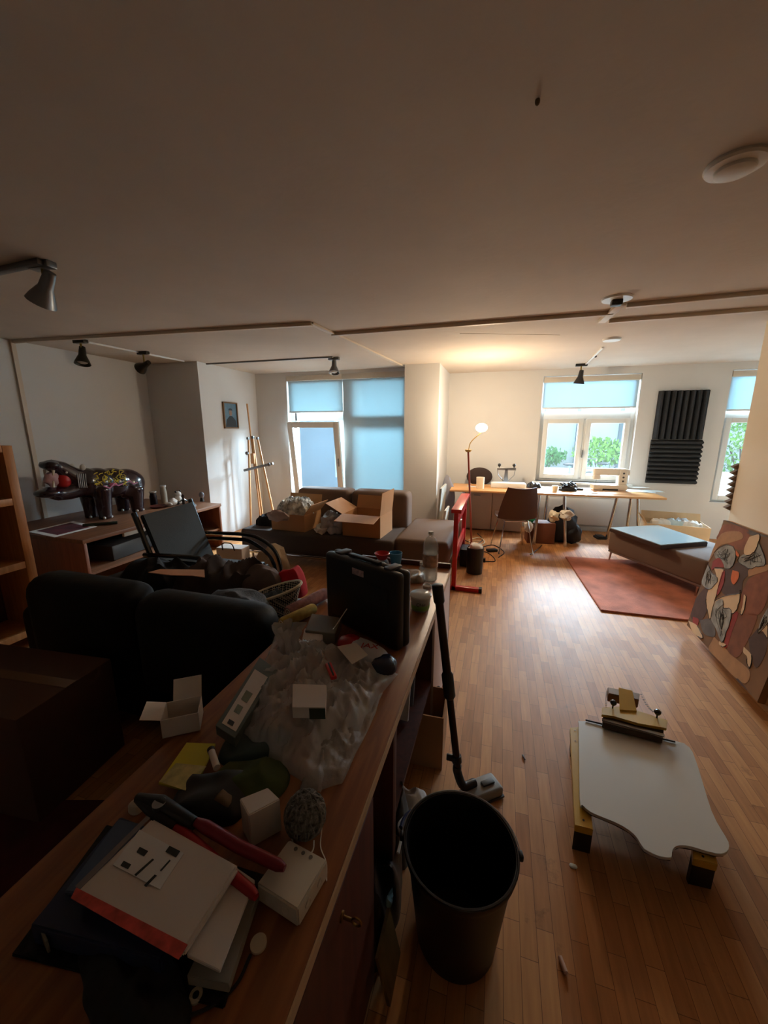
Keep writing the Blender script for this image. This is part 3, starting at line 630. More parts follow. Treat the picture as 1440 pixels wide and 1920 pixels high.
patch('paint_area', [(650, 840), (670, 860), (650, 1000), (620, 1010), (640, 930)], CRM, 3)
patch('paint_area', [(560, 1000), (600, 1010), (540, 1180), (500, 1310), (470, 1300), (500, 1160)], CRI, 2)
patch('paint_area', [(600, 1010), (760, 1010), (740, 1130), (680, 1260), (600, 1400), (520, 1370), (500, 1290), (560, 1130)], pc('sienna_paint', (128, 72, 40), .2), 1)
patch('paint_area', [(200, 860), (300, 780), (330, 860), (310, 1000), (250, 1080), (170, 1040)], DBR, 1)
patch('paint_area', [(190, 1040), (240, 1060), (230, 1120), (190, 1090)], CRI, 2)
patch('paint_area', [(150, 1075), (230, 1120), (280, 1230), (190, 1190)], CRM, 3)
patch('paint_area', [(250, 1070), (350, 1060), (390, 1150), (380, 1220), (290, 1190)], SLT, 2)
patch('paint_area', [(380, 1220), (560, 1400), (700, 1530), (660, 1640), (520, 1560), (420, 1460), (330, 1340), (360, 1260)], TANP, 1)
patch('paint_area', [(430, 1260), (490, 1290), (470, 1310), (430, 1290)], CRM, 5)
patch('paint_area', [(650, 1310), (720, 1390), (705, 1500), (680, 1460), (680, 1400), (645, 1360)], CRM, 3)
patch('paint_area', [(690, 1240), (830, 1100), (864, 1230), (840, 1380), (760, 1500), (710, 1380)], DBR, 1)
patch('paint_area', [(780, 1190), (864, 1110), (864, 1230), (820, 1170)], CRM, 3)
patch('paint_area', [(864, 960), (864, 1090), (780, 1190), (800, 1080)], GRY, 2)
patch('paint_area', [(420, 1465), (560, 1590), (600, 1600), (680, 1700), (600, 1690), (430, 1520)], DBR, 2)
# dark crate behind the painting that it leans on
t = thing('storage_crate', 'dark crate behind the leaning painting at right edge', 'crate', (1.87, 3.0, 0))
MB().bb(-.20, .22, -.45, .30, 0, .52, .01).obj('body', M('green_black_crate', (42, 46, 40), .7), t)
for s_ in (-1, 1): MB().bb(-.21, -.20, s_*.2-.04, s_*.2+.04, .3, .34, .002).obj('handle', BLK, t)
MB().bb(-.21, .23, -.46, .31, .52, .55, .008).obj('lid', M('green_black_crate'), t)
exec_marker = 1
# ================================================================ LEFT SIDE
def ext(a, b, z):  # extend segment a->b down to height z
    a = Vector(a); b = Vector(b); k = (z-a.z)/(b.z-a.z); return a+(b-a)*k
ey = 5.25
t = thing('easel', 'pine artist easel with tall mast standing behind the grey couch', 'easel', (aty(478, 960, ey).x, ey, 0))
O_ = t.location.copy()
def el(a, b, y0, y1, r):
    A = aty(*a, y0); B = ext(A, aty(*b, y1), .0); return MB().tube([A-O_, B-O_], r, 6)
el((463, 757), (483, 925), ey, ey-.02, .012).obj('mast', PINEW, t)
for a, b, y1 in (((466, 825), (470, 968), ey-.03), ((474, 822), (491, 961), ey-.03), ((483, 822), (508, 940), ey-.03)):
    o = el(a, b, ey, y1, .017); o.obj('leg', PINEW, t)
for a in ((465, 822), (474, 820), (483, 822)): p = aty(*a, ey)-O_; MB().box(p, (.035, .04, .04), bev=.005).obj('leg_cap', GREYM, t)
MB().tube([aty(458, 882, ey-.06)-O_, aty(512, 869, ey-.06)-O_], .022, 6).obj('canvas_ledge', GREYM, t)
MB().box(aty(474, 860, ey-.04)-O_, (.06, .03, .16), bev=.004).obj('slider', PINEW, t)
MB().ball(aty(463, 850, ey-.04)-O_, .03, sub=2).obj('knob', GREYM, t)
MB().ball(aty(504, 871, ey-.1)-O_, .03, sub=2).obj('knob', GREYM, t)
# small framed portrait, on the left alcove wall x=-4
cs_ = [atx(*p, -4.0) for p in ((415, 752), (441, 756), (447, 804), (420, 803))]
y0 = (cs_[0].y+cs_[3].y)/2; y1 = (cs_[1].y+cs_[2].y)/2; z1_ = (cs_[0].z+cs_[1].z)/2; z0_ = (cs_[2].z+cs_[3].z)/2
t = thing('framed_portrait', 'small framed portrait of a person in dark suit on left alcove wall', 'picture', (-4.0, (y0+y1)/2, (z0_+z1_)/2))
hw, hh = (y1-y0)/2, (z1_-z0_)/2
f_ = MB(); f_.bb(0, .03, -hw, -hw+.02, -hh, hh, .004); f_.bb(0, .03, hw-.02, hw, -hh, hh, .004); f_.bb(0, .03, -hw, hw, -hh, -hh+.02, .004); f_.bb(0, .03, -hw, hw, hh-.02, hh, .004)
f_.obj('picture_frame', M('gilt_brown_frame', (120, 88, 52), .4), t)
MB().bb(.002, .012, -hw+.02, hw-.02, -hh+.02, hh-.02).obj('painted_ground', M('blue_grey_ground', (92, 122, 140), .5, var=.2, scale=14), t)
MB().prism([(.012, -.75*hw, -.88*hh), (.012, -.6*hw, -.35*hh), (.012, -.15*hw, -.05*hh), (.012, .2*hw, -.05*hh), (.012, .65*hw, -.35*hh), (.012, .8*hw, -.88*hh)], (.002, 0, 0)).obj('painted_suit', M('painted_suit_black', (24, 24, 30), .5), t)
MB().prism([(.014, .02+.16*hw*math.cos(a*PI/8)*1.3-.02, .2*hh+.24*hh*math.sin(a*PI/8)) for a in range(16)], (.002, 0, 0)).obj('painted_face', M('painted_skin', (150, 112, 90), .5), t)
MB().prism([(.016, .26*hw*math.cos(a*PI/8), .38*hh+.16*hh*math.sin(a*PI/8)) for a in range(9)], (.002, 0, 0)).obj('painted_hair', M('painted_suit_black'), t)
# grey couch under the left windows
t = thing('grey_couch', 'long grey-brown corner couch under the left windows with boxes on it', 'sofa', (0, 0, 0))
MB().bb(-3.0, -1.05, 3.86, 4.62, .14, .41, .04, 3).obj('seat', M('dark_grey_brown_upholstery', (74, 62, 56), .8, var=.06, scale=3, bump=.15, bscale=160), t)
MB().bb(-1.06, -.46, 3.92, 5.02, .13, .43, .05, 3).obj('chaise_seat', SOFAG, t)
MB().bb(-2.56, -1.80, 4.50, 4.80, .14, .84, .07, 4).obj('back_cushion', SOFAG, t)
MB().bb(-1.795, -1.04, 4.50, 4.80, .14, .84, .07, 4).obj('back_cushion', SOFAG, t)
MB().bb(-2.99, -.48, 3.90, 3.93, .10, .125, .004).obj('base_rail', CHROME, t)
for x, y in ((-2.9, 3.95), (-1.2, 3.95), (-2.9, 4.6), (-.55, 4.9), (-.55, 4.0)): MB().tube([(x, y, .14), (x, y, 0)], .015).obj('leg', CHROME, t)
# carton of crumpled cloth
c1 = aty(555, 1000, 4.1); t = openbox('cardboard_box', 'open cardboard box heaped with crumpled fabric on left half of grey couch', (c1.x, 4.14, .411), .46, .40, .20, CARD, -.06, (('b', 12, .19), ('r', 40, .17)))
FABM = M('black_white_print_fabric', (196, 190, 182), .8, var=.9, scale=16, bump=.5, bscale=24)
solo('crumpled_fabric', 'heap of black and white patterned fabric filling the left couch box', 'fabric', MB().heap(.46, .40, .20, 5, 34, 11), FABM, (c1.x-.0, 4.14, .595), .1)
solo('crumpled_fabric', 'pinkish crumpled cloth hanging over the front of left couch box', 'fabric', MB().ball((0, 0, 0), (.13, .05, .07), amp=.5, seed=4), M('dusty_pink_cloth', (172, 150, 142), .85, bump=.3), (c1.x-.10, 3.88, .60))
solo('dark_cloth', 'black cloth bundle on the couch left of the box of fabric', 'cloth', MB().heap(.34, .30, .14, 9, 20), M('black_cloth', (28, 28, 30), .9, bump=.3), (c1.x-.42, 4.2, .411))
c2 = aty(688, 1000, 4.1); t = openbox('cardboard_box', 'large open cardboard box with raised flaps on right half of grey couch', (c2.x, 4.14, .411), .46, .42, .25, CARD, -.05, (('f', 100, .22), ('r', 6, .26), ('b', 20, .16), ('l', 62, .24)))
solo('plastic_bag', 'translucent plastic bag slumped between the two couch boxes', 'bag', MB().ball((0, 0, 0), (.13, .12, .13), amp=.5, seed=6, sub=4), M('milky_film', (186, 184, 186), .3, alpha=.75, bump=.4, bscale=20), (aty(622, 985, 4.0).x, 4.02, .53))
solo('dark_cloth', 'dark blue-black cloth bundle behind the plastic bag on the couch', 'cloth', MB().heap(.30, .3, .2, 14, 20), M('dark_navy_cloth', (34, 38, 48), .9, bump=.3), (aty(648, 975, 4.2).x-.03, 4.3, .411))
solo('crumpled_paper', 'crumpled white paper next to the flap of the left couch box', 'paper', MB().ball((0, 0, 0), (.07, .07, .06), amp=.6, seed=16, sub=3), WPAP, (aty(600, 985, 3.95).x+.02, 3.94, .47))
# leaning frames beside the pillar
for i, (px, pb, h_, w_, c, y) in enumerate(((832, 990, .82, .03, (190, 184, 170), 5.15), (842, 1000, .55, .03, (214, 206, 190), 5.0))):
    p = aty(px, 905, y)
    t = thing('leaning_canvas', ['tall framed canvas leaning edge-on against the pillar side', 'shorter white canvas leaning in front of the framed canvas'][i], 'canvas', (p.x, y, 0)); 
    MB().prism([(-.10, -.02, 0), (-.07, -.02, 0), (.0-.02, -.02, h_), (-.05, -.02, h_)], (0, .5-.15*i, 0), .003).obj('canvas', M('canvas_cream_%d' % i, c, .8, var=.15, scale=12), t)
solo('paper_roll', 'white rolled paper standing by the right end of grey couch', 'paper roll', MB().tube([(0, 0, 0), (.02, .03, .5)], .04, 14), WPAP, (-.42, 4.72, 0))
solo('blue_grey_bag', 'round blue-grey pouch at the left end of the work table', 'bag', MB().ball((0, 0, .15), (.10, .08, .15), amp=.2, seed=6), M('blue_grey_cloth', (140, 140, 150), .8), (-.70, 6.05, .56)).location = (-.74, 5.9, 0)
t = bpy.data.objects['blue_grey_bag']; t['label'] = 'rounded pinkish grey padded back at the left end of the work table'; t['category'] = 'cushion'; t.name = 'floor_cushion'; t.scale = (1.1, 1, 3.0)
# red steel stand
t = thing('red_steel_stand', 'bright red steel frame stand on two feet beside the desk end', 'stand', (-.37, 3.72, 0))
for y in (0, .95):
    MB().bb(-.022, .022, y-.022, y+.022, 0, .80, .004).obj('upright', RED, t)
    MB().bb(-.05, .25, y-.022, y+.022, .0, .045, .004).obj('foot', RED, t)
    MB().bb(.25, .28, y-.026, y+.026, .0, .05, .004).obj('rubber_foot', BLK, t)
MB().bb(-.05, .05, -.03, .98, .80, .84, .006).obj('top_rail', RED, t)
MB().bb(-.012, .012, 0, .95, .30, .42, .004).obj('cross_panel', RED, t)
MB().bb(-.012, .012, 0, .95, .66, .72, .004).obj('upper_rail', RED, t)
t = thing('thermos_case', 'black cylinder bin with white crumpled top beside the red stand', 'bin', (-.20, 4.28, 0))
MB().lathe([(0, 0), (.09, 0), (.095, .30), (.085, .30), (.08, .01), (0, .01)]).obj('body', BLK, t)
MB().ball((0, 0, .29), (.085, .085, .055), amp=.4, seed=3).obj('liner', WPAP, t)
solo('tool_bag', 'low dark bag on the floor behind the red stand posts', 'bag', MB().bb(-.14, .12, -.12, .12, 0, .22, .03), M('black_nylon'), (-.62, 4.15-.45, 0)).location = (-.30, 4.03+.5, 0)
bpy.data.objects['tool_bag'].scale = (.6, 1, 1)
# black armchair (loop-armed)
t = thing('armchair', 'black loop-armed lounge chair with tall mesh back in front of the sideboard', 'chair', (-2.22, 2.52, 0), math.radians(4))
def pad(x0, z0, x1, z1, hw, th): 
    d = Vector((x1-x0, 0, z1-z0)); n = Vector((d.z, 0, -d.x)).normalized()*th
    return MB().prism([(x0, -hw, z0), (x0, hw, z0), (x1, hw, z1), (x1, -hw, z1)], n, .008)
MESHB = M('black_mesh_fabric', (38, 42, 42), .75, bump=.25, bscale=220)
pad(-.24, .42, -.42, .95, .28, .035).obj('backrest', MESHB, t)
MB().bb(-.24, .30, -.28, .28, .40, .45, .02).obj('seat', BLEATH, t)
for s_ in (-1, 1):
    y = s_*.33
    MB().tube([(-.44, y*.92, .98), (-.36, y*.92, .72), (-.26, y*.92, .40)], .020, 8).obj('back_rail', BLKG, t)
    for dz, dx in ((0, 0), (-.05, -.06)):
        MB().tube(smoothpath([(-.37, y, .66+dz), (0, y, .67+dz), (.20+dx, y, .65+dz), (.36+dx, y, .54+dz), (.42+dx, y, .34), (.42+dx, y, .10), (.38+dx, y, .015)]), .017, 8).obj('arm', BLKG, t)
    MB().tube(smoothpath([(.40, y, .018), (0, y, .018), (-.30, y, .018)]), .017, 8).obj('runner', BLKG, t)
MB().tube([(-.30, -.33, .018), (-.30, .33, .018)], .015, 8).obj('cross_bar', BLKG, t)
MB().tube([(.28, -.33, .39), (.28, .33, .39)], .015, 8).obj('cross_bar', BLKG, t)
# paper bag and beige bag behind the armchair
p = atz(430, 1062, 0)
t = thing('paper_carrier', 'white paper carrier bag standing behind the black armchair', 'bag', (p.x+.30, p.y-.28, 0), .1)
MB().prism([(-.15, -.08, 0), (.15, -.08, 0), (.15, .08, 0), (-.15, .08, 0)], (0, 0, .36), .004).obj('body', M('white_carrier_paper', (206, 194, 186), .7, bump=.3, bscale=14), t)
MB().tube(smoothpath([(-.07, -.08, .34), (-.05, -.1, .42), (.05, -.1, .42), (.07, -.08, .34)]), .006, 6).obj('bag_handle', BLK, t)
solo('beige_sack', 'beige cloth sack standing right of the black armchair', 'bag', MB().ball((0, 0, .18), (.17, .15, .19), amp=.3, seed=11), M('beige_sacking', (160, 138, 112), .85, bump=.3, bscale=30), (atz(505, 1066, 0).x+.22, atz(505, 1066, 0).y-.25, 0))
# sideboard with open front
SX0, SX1, SY0, SY1, SZ = -4.87, -3.57, 2.42, 4.26, .62
t = thing('sideboard', 'long brown open-fronted sideboard along the left wall under the hippo', 'sideboard', (SX0, SY0, 0))
dx, dy = SX1-SX0, SY1-SY0
MB().bb(0, dx, 0, dy, SZ-.04, SZ, .005).obj('top', TBROWN, t)
MB().bb(0, dx-.01, .01, .04, 0, SZ-.04, .003).obj('side_panel', wood('rust_side_wood', (116, 62, 34), (134, 76, 44), .5, axis=2), t)
MB().bb(0, dx-.01, dy-.04, dy-.01, 0, SZ-.04, .003).obj('side_panel', wood('rust_side_wood', (0, 0, 0), (0, 0, 0)), t)
MB().bb(0, .02, .04, dy-.04, 0, SZ-.04).obj('back_panel', TBROWN, t)
MB().bb(.02, dx-.03, .04, dy-.04, .26, .285).obj('shelf', TBROWN, t)
MB().bb(dx-.05, dx-.02, .42, dy-.5, SZ-.085, SZ-.04, .003).obj('drawer_rail', M('grey_white_edge', (176, 168, 156), .6), t)
MB().bb(dx-.3, dx-.05, dy*.62, dy*.65, .285, SZ-.04).obj('divider', TBROWN, t)
solo('amplifier_unit', 'grey-black electronic unit on the sideboard shelf', 'amplifier', MB().bb(-.2, .2, -.3, .3, 0, .16, .02), M('grey_black_case', (58, 58, 58), .5), (-3.92, 3.05, .286), .1)
solo('dark_pouch', 'black pouch beside the unit on the sideboard shelf', 'bag', MB().ball((0, 0, .1), (.16, .18, .10), amp=.3, seed=2), BLK, (-3.85, 3.62, .286))
# hippo sculpture: one continuous body, remeshed
HX = -4.30
def hp(x, y, X_=HX): return atx(x, y, X_)
hb = MB(); O_ = Vector((HX, 3.15, SZ))
def hball(x, y, r, X_=HX): hb.ball(hp(x, y, X_)-O_, r, sub=3)
hball(236, 908, (.18, .21, .185)); hball(210, 906, (.18, .21, .175)); hball(182, 906, (.17, .19, .17)); hball(160, 905, (.15, .16, .16)); hball(146, 903, (.115, .12, .115)); hball(250, 905, (.13, .12, .14))
hb.tube([hp(150, 900)-O_, hp(132, 893)-O_, hp(112, 879)-O_, hp(94, 873)-O_, hp(86, 872)-O_], [.115, .105, .080, .062, .045], 16)
hb.ball(hp(92, 873)-O_, (.105, .075, .045))
hb.tube([hp(148, 915)-O_, hp(128, 923)-O_, hp(108, 927)-O_, hp(86, 923)-O_], [.10, .085, .070, .055], 14)
hb.ball(hp(90, 925)-O_, (.115, .115, .048))
for s_ in (-1, 1): hb.ball(hp(118, 882)-O_+Vector((s_*.05, 0, .02)), .02, sub=2); hb.ball(hp(84, 871)-O_+Vector((s_*.05, 0, .01)), .018, sub=2)
for (x, xx) in ((190, HX+.10), (164, HX-.10), (253, HX+.10), (226, HX-.10)):
    top = hp(x, 915, xx)-O_; ft = Vector((top.x, top.y, .0))
    hb.tube([top, Vector((top.x, top.y, .16)), Vector((top.x, top.y, .05)), ft+Vector((0, 0, .0))], [.10, .08, .066, .070], 14)
HIP = M('painted_dark_maroon', (42, 24, 30), .22, var=.35, scale=4, coat=.5)
t = thing('hippo_sculpture', 'dark glossy hippo sculpture with open red mouth and painted yellow back on the sideboard', 'sculpture', O_+Vector((0, 0, .004)))
body = hb.obj('body', HIP, t)
r_ = body.modifiers.new('r', 'REMESH'); r_.mode = 'VOXEL'; r_.voxel_size = .011; r_.use_smooth_shade = True
s_m = body.modifiers.new('s', 'SMOOTH'); s_m.iterations = 9; s_m.factor = .6
mo = MB(); mo.ball(hp(117, 901)-O_, (.085, .075, .085)); mo.obj('mouth_lining', M('red_mouth', (180, 30, 30), .4), t)
mo = MB(); mo.ball(hp(99, 899)-O_, (.05, .075, .075), amp=.3, seed=2); mo.obj('tongue', M('pale_pink_tongue', (190, 150, 150), .4), t)
for s_ in (-1, 1):
    MB().tube([hp(91, 914)-O_+Vector((s_*.07, 0, .0)), hp(91, 902)-O_+Vector((s_*.07, 0, .0))], [.014, .006], 8).obj('tusk', M('ivory_tusk', (222, 210, 190), .4), t)
    MB().tube([hp(92, 882)-O_+Vector((s_*.06, 0, 0)), hp(92, 892)-O_+Vector((s_*.06, 0, 0))], [.014, .008], 8).obj('upper_tooth', M('ivory_tusk'), t)
    MB().ball(hp(146, 880)-O_+Vector((s_*.075, 0, .02)), (.02, .03, .035), sub=2).obj('ear', M('white_streaked_paint', (190, 186, 178), .4), t)
    MB().ball(hp(115, 888)-O_+Vector((s_*.075, 0, .01)), .012, sub=2).obj('eye', M('ivory_tusk'), t)
rnd = random.Random(5)
def onback(x, y, k=1.0):   # point on flank facing the room
    p = hp(x, y, HX+.155*k)-O_; return p
pb = MB()
for i in range(60):
    x = rnd.uniform(178, 236); v = rnd.uniform(0, 1); y = 880+ (2 if 190 < x < 230 else 7)+v*22
    k = math.sin(min(1, (y-874)/26)*PI/2); p = hp(x, y, HX+.07+.13*k)-O_
    a = rnd.uniform(0, 3); d_ = Vector((-.004, math.cos(a)*.022, math.sin(a)*.02)); pb.tube([p-d_, p, p+d_+Vector((0, .008, -.006))], .0045, 5)
pb.obj('yellow_lettering', M('yellow_paint', (196, 178, 40), .4), t)
pk = MB()
pts = [(195, 912), (206, 916), (214, 908), (222, 911), (232, 907), (243, 902), (250, 908), (258, 905)]
pk.tube([hp(x, y, HX+.193)-O_ for x, y in pts], .008, 6); pk.obj('pink_mountain_line', M('pink_paint', (190, 120, 150), .4), t)
MB().ball(hp(212, 909, HX+.165)-O_, (.015, .05, .02), sub=2).obj('pink_flower', M('rose_paint', (200, 90, 110), .4), t)
MB().ball(hp(197, 916, HX+.15)-O_, (.015, .03, .02), sub=2).obj('pale_blue_spot', M('pale_blue_paint', (170, 190, 210), .4), t)
st = MB()
for i in range(5): x = 146+i*3.5; st.tube([hp(x, 889, HX+.105)-O_, hp(x+1, 903, HX+.13)-O_, hp(x+3, 915, HX+.125)-O_], .004, 5)
st.obj('white_drips', M('white_streaked_paint'), t)
for (x, xx) in ((190, HX+.10), (164, HX-.10), (253, HX+.10), (226, HX-.10)):
    top = hp(x, 915, xx)-O_
    for dy_ in (-.04, 0, .04): MB().ball(Vector((top.x+.045, top.y+dy_-.01, .015)), .016, sub=2).obj('toenail', M('white_streaked_paint'), t)
# things on the sideboard
P_, c_ = pxpoly([(53, 997), (137, 977), (182, 987), (102, 1007)], SZ+.004)
t = thing('art_print', 'print with white border and dark red picture lying on the sideboard end', 'print', (c_.x, c_.y, SZ+.001))
MB().prism([Vector((p.x, p.y, 0)) for p in P_], (0, 0, .003)).obj('sheet', WPAP, t)
MB().prism([Vector((p.x*.8, p.y*.76, .003)) for p in P_], (0, 0, .001)).obj('printed_picture', M('dark_red_print', (84, 14, 26), .85, var=.7, scale=7), t)
t = solo('glass_tube', 'dark green glass rod lying right of the art print', 'tube', MB().tube([(-.12, -.1, .015), (.1, .1, .015)], .015, 10), M('dark_green_glass', (36, 50, 40), .2), atz(190, 985, SZ+.001))
def bottle(name, label, p, r, h, mat, cap=None, cat='bottle', neck=.45):
    t = thing(name, label, cat, p)
    MB().lathe([(0, 0), (r, 0), (r, h*.68), (r*neck, h*.86), (r*neck, h), (0, h)]).obj('body', mat, t)
    MB().lathe([(0, h), (r*neck*1.2, h), (r*neck*1.2, h*1.1), (0, h*1.1)], n=16).obj('cap', cap or BLK, t); return t
sb = lambda x, y: atz(x, y, SZ)+Vector((0, 0, .001))
bottle('spray_can', 'dark spray can behind hippo hindquarters on the sideboard', sb(289, 946), .045, .16, M('dark_can', (40, 30, 32), .3, .5), M('off_white_cap', (190, 180, 170), .5), 'can', .8)
bottle('plastic_bottle', 'pale tall bottle beside the dark spray can on the sideboard', sb(309, 943), .04, .22, M('pale_bottle', (178, 172, 158), .4), WHITE, 'bottle', .8)
solo('wooden_tray', 'reddish low dish on the sideboard below the spray can', 'dish', MB().lathe([(0, 0), (.09, 0), (.11, .02), (.1, .02), (.085, .008), (0, .008)]), M('red_brown_dish', (96, 44, 36), .4), sb(298, 951))
t = thing('plush_figure', 'small white and grey figurine lying on the sideboard', 'figurine', sb(325, 948))
MB().ball((0, 0, .05), (.05, .06, .05), amp=.2, seed=1).obj('body', WPAP, t); MB().ball((0, .07, .08), .035, sub=2).obj('head', WPAP, t); MB().ball((0, -.07, .03), (.06, .03, .025), sub=2).obj('leg', WPAP, t)
t = thing('plush_figure', 'black and white panda-like figurine standing on the sideboard', 'figurine', sb(336, 946))
MB().ball((0, .0, .06), (.045, .045, .06)).obj('body', WPAP, t); MB().ball((0, .0, .14), .04, sub=2).obj('head', WPAP, t)
for s_ in (-1, 1): MB().ball((0, s_*.035, .175), .014, sub=2).obj('ear', BLK, t); MB().ball((.02, s_*.04, .03), (.03, .02, .025), sub=2).obj('leg', BLK, t)
t = thing('black_figurine', 'slim black figurine on the sideboard near its right end', 'figurine', sb(345, 951))
MB().lathe([(0, 0), (.035, 0), (.03, .01), (.012, .02), (.02, .08), (.012, .12), (.018, .15), (0, .17)], n=12).obj('body', BLKG, t); MB().tube([(0, -.06, .08), (0, 0, .11), (0, .06, .07)], .008, 6).obj('arm', BLKG, t)
heapthing('small_clutter', 'cluster of small dark parts at the right of the figurines', 'clutter', sb(358, 950), .12, .12, .06, M('mixed_dark_parts', (92, 76, 70), .6, var=.6, scale=30), 4, n=14)
t = thing('glass_figurine', 'small grey-blue figurine at the far right corner of the sideboard', 'figurine', sb(379, 940)); MB().ball((0, 0, .09), (.035, .035, .045)).obj('head', M('grey_blue_ceramic', (120, 124, 140), .3), t); MB().lathe([(0, 0), (.03, 0), (.02, .05), (0, .06)], n=14).obj('base', BLK, t)
# shelf unit at left edge
t = thing('shelf_unit', 'orange pine shelf unit cut off by the left edge of the photo', 'shelf', (-3.3, 1.88, 0))
H1 = atx(2, 836, -3.3).z
for y0 in (-.95, -.06): MB().bb(-.36, 0, y0, y0+.06, 0, H1, .003).obj('side_panel', ORWOOD, t)
for z in (.08, .60, 1.07, H1-.045): MB().bb(-.35, -.002, -.89, -.06, z, z+.05, .003).obj('shelf_board', ORWOOD, t)
MB().bb(-.36, -.345, -.89, -.06, .1, H1).obj('back_panel', DRWOOD, t)
# ================================================================ BLACK LEATHER SOFA, seen from behind
t = thing('leather_sofa', 'black leather sofa seen from behind in the left foreground', 'sofa', (-1.75, 1.30, 0))
def cushion(x0, x1, y0, y1, z0, z1, b_=.09): return MB().bb(x0, x1, y0, y1, z0, z1, b_*.7, 4)
cushion(-.78, .0, .02, .27, .10, .80, .15).obj('back_cushion', BLEATH, t); cushion(.0, .77, .02, .27, .10, .78, .15).obj('back_cushion', BLEATH, t)
MB().bb(-.80, .82, .02, .92, .08, .34, .05, 3).obj('base', BLEATH, t)
cushion(-.62, .0, .26, .92, .30, .46, .05).obj('seat_cushion', BLEATH, t); cushion(.01, .62, .26, .92, .30, .46, .05).obj('seat_cushion', BLEATH, t)
cushion(-.86, -.62, .05, .95, .08, .60, .08).obj('arm', BLEATH, t); cushion(.60, .82, .05, .62, .08, .50, .08).obj('arm', BLEATH, t)
for x in (-.7, .7):
    for y in (.12, .82): MB().tube([(x, y, .09), (x, y, 0)], .025).obj('leg', BLK, t)
# heaped clothes on it
def hz(name, label, px, py, z, w_, d_, h_, mat, seed, rz=0, cat='clothes', f=4, n=34): p = atz(px, py, z); return solo(name, label, cat, MB().heap(w_, d_, h_, seed, 56, f, sharp=.75), mat, p, rz)
BLEATH.node_tree.nodes['Principled BSDF'].inputs['Specular IOR Level'].default_value = .18
DKG = M('dark_taupe_cloth', (72, 60, 56), .9, var=.2, scale=5, bump=.4, bscale=12)
hz('clothes_heap', 'dark taupe jacket heaped on the leather sofa below the armchair', 430, 1128, .46, .78, .40, .32, DKG, 3, .12)
hz('clothes_heap', 'black garment heaped at the left on the leather sofa', 300, 1120, .46, .50, .4, .30, M('black_cloth'), 7, .1)
hz('folded_jeans', 'grey-blue folded denim lying in front of the taupe jacket', 440, 1150, .60, .42, .22, .14, M('grey_blue_denim', (100, 108, 118), .9, bump=.5, bscale=90), 5, .22, 'jeans')
flat('orange_envelope', 'torn orange-tan paper lying on the black garment', 'paper', [(278, 1073), (300, 1067), (383, 1068), (384, 1082), (360, 1079), (320, 1078)], .80, .004, M('tan_orange_paper', (208, 150, 110), .7, var=.1))
hz('grey_sleeve', 'crumpled grey-brown sleeve at the right end of the clothes pile', 492, 1100, .62, .26, .18, .14, M('mauve_brown_cloth', (104, 86, 80), .9, bump=.4, bscale=12), 19, .4)
# woven black and white basket
def basket_mat():
    mt = M('woven_stripe', (220, 208, 190), .8); nt = mt.node_tree; b = nt.nodes['Principled BSDF']; tc = nt.nodes.new('ShaderNodeTexCoord')
    mp = nt.nodes.new('ShaderNodeMapping'); mp.inputs['Rotation'].default_value = (.6, .5, .7); wv = nt.nodes.new('ShaderNodeTexChecker'); wv.inputs['Scale'].default_value = 95; wv.inputs['Color1'].default_value = lin((226, 212, 192)); wv.inputs['Color2'].default_value = lin((22, 20, 22))
    nt.links.new(tc.outputs['Object'], mp.inputs[0]); nt.links.new(mp.outputs[0], wv.inputs[0]); nt.links.new(wv.outputs[0], b.inputs['Base Color']); return mt
p = atz(512, 1158, .50)
t = thing('woven_basket', 'soft black and white woven basket beside the red cloth', 'basket', (p.x+.02, p.y, .47), .55)
def bfn(u, v):
    a = u*2*PI; r = .065+.04*v; return (math.cos(a)*r*1.5, math.sin(a)*r*.8, v*.20+.04*math.cos(a)*v)
MB().grid(bfn, 32, 10, .008).obj('body', basket_mat(), t); MB().tube([bfn(i/32, 1) for i in range(32)], .009, 6, True).obj('rim', CREAM, t)
MB().prism([(math.cos(a)*.095, math.sin(a)*.05, 0) for a in [i*PI/10 for i in range(20)]], (0, 0, .01)).obj('bottom', BLK, t)
REDC = M('red_cloth', (190, 20, 34), .85, bump=.3, bscale=20)
solo('folded_towel', 'grey cloth stuffed in the woven basket', 'towel', MB().heap(.17, .11, .13, 4, 30, 8), M('grey_blue_denim'), (p.x+.02, p.y, .56), .55)
hz('red_cloth', 'bright red cloth behind the woven basket', 545, 1112, .55, .22, .18, .18, REDC, 6, .3, 'cloth')
p = atz(548, 1130, .0)
# near dark carton
p0, p1, p2 = atz(-30, 1193, .5), atz(222, 1226, .5), atz(60, 1335, .5)
ang = math.atan2((p1-p0).y, (p1-p0).x)
t = thing('moving_box', 'large dark brown cardboard box with taped lid in the left foreground', 'box', (-2.17, 1.0, 0), ang)
MB().bb(-.42, .42, -.22, .20, 0, .5, .006).obj('carton', DCARD, t)
MB().bb(-.421, .421, -.025, .025, .5, .5015).obj('packing_tape', M('brown_glossy_tape', (120, 92, 70), .2), t)
flat('dark_rug', 'dark red rug on floor in the left foreground', 'rug', [(-700, 1920), (-200, 1500), (240, 1500), (330, 1560), (0, 2400)], .010, .008, M('dark_red_rug', (74, 26, 26), .95, var=.3, scale=8))
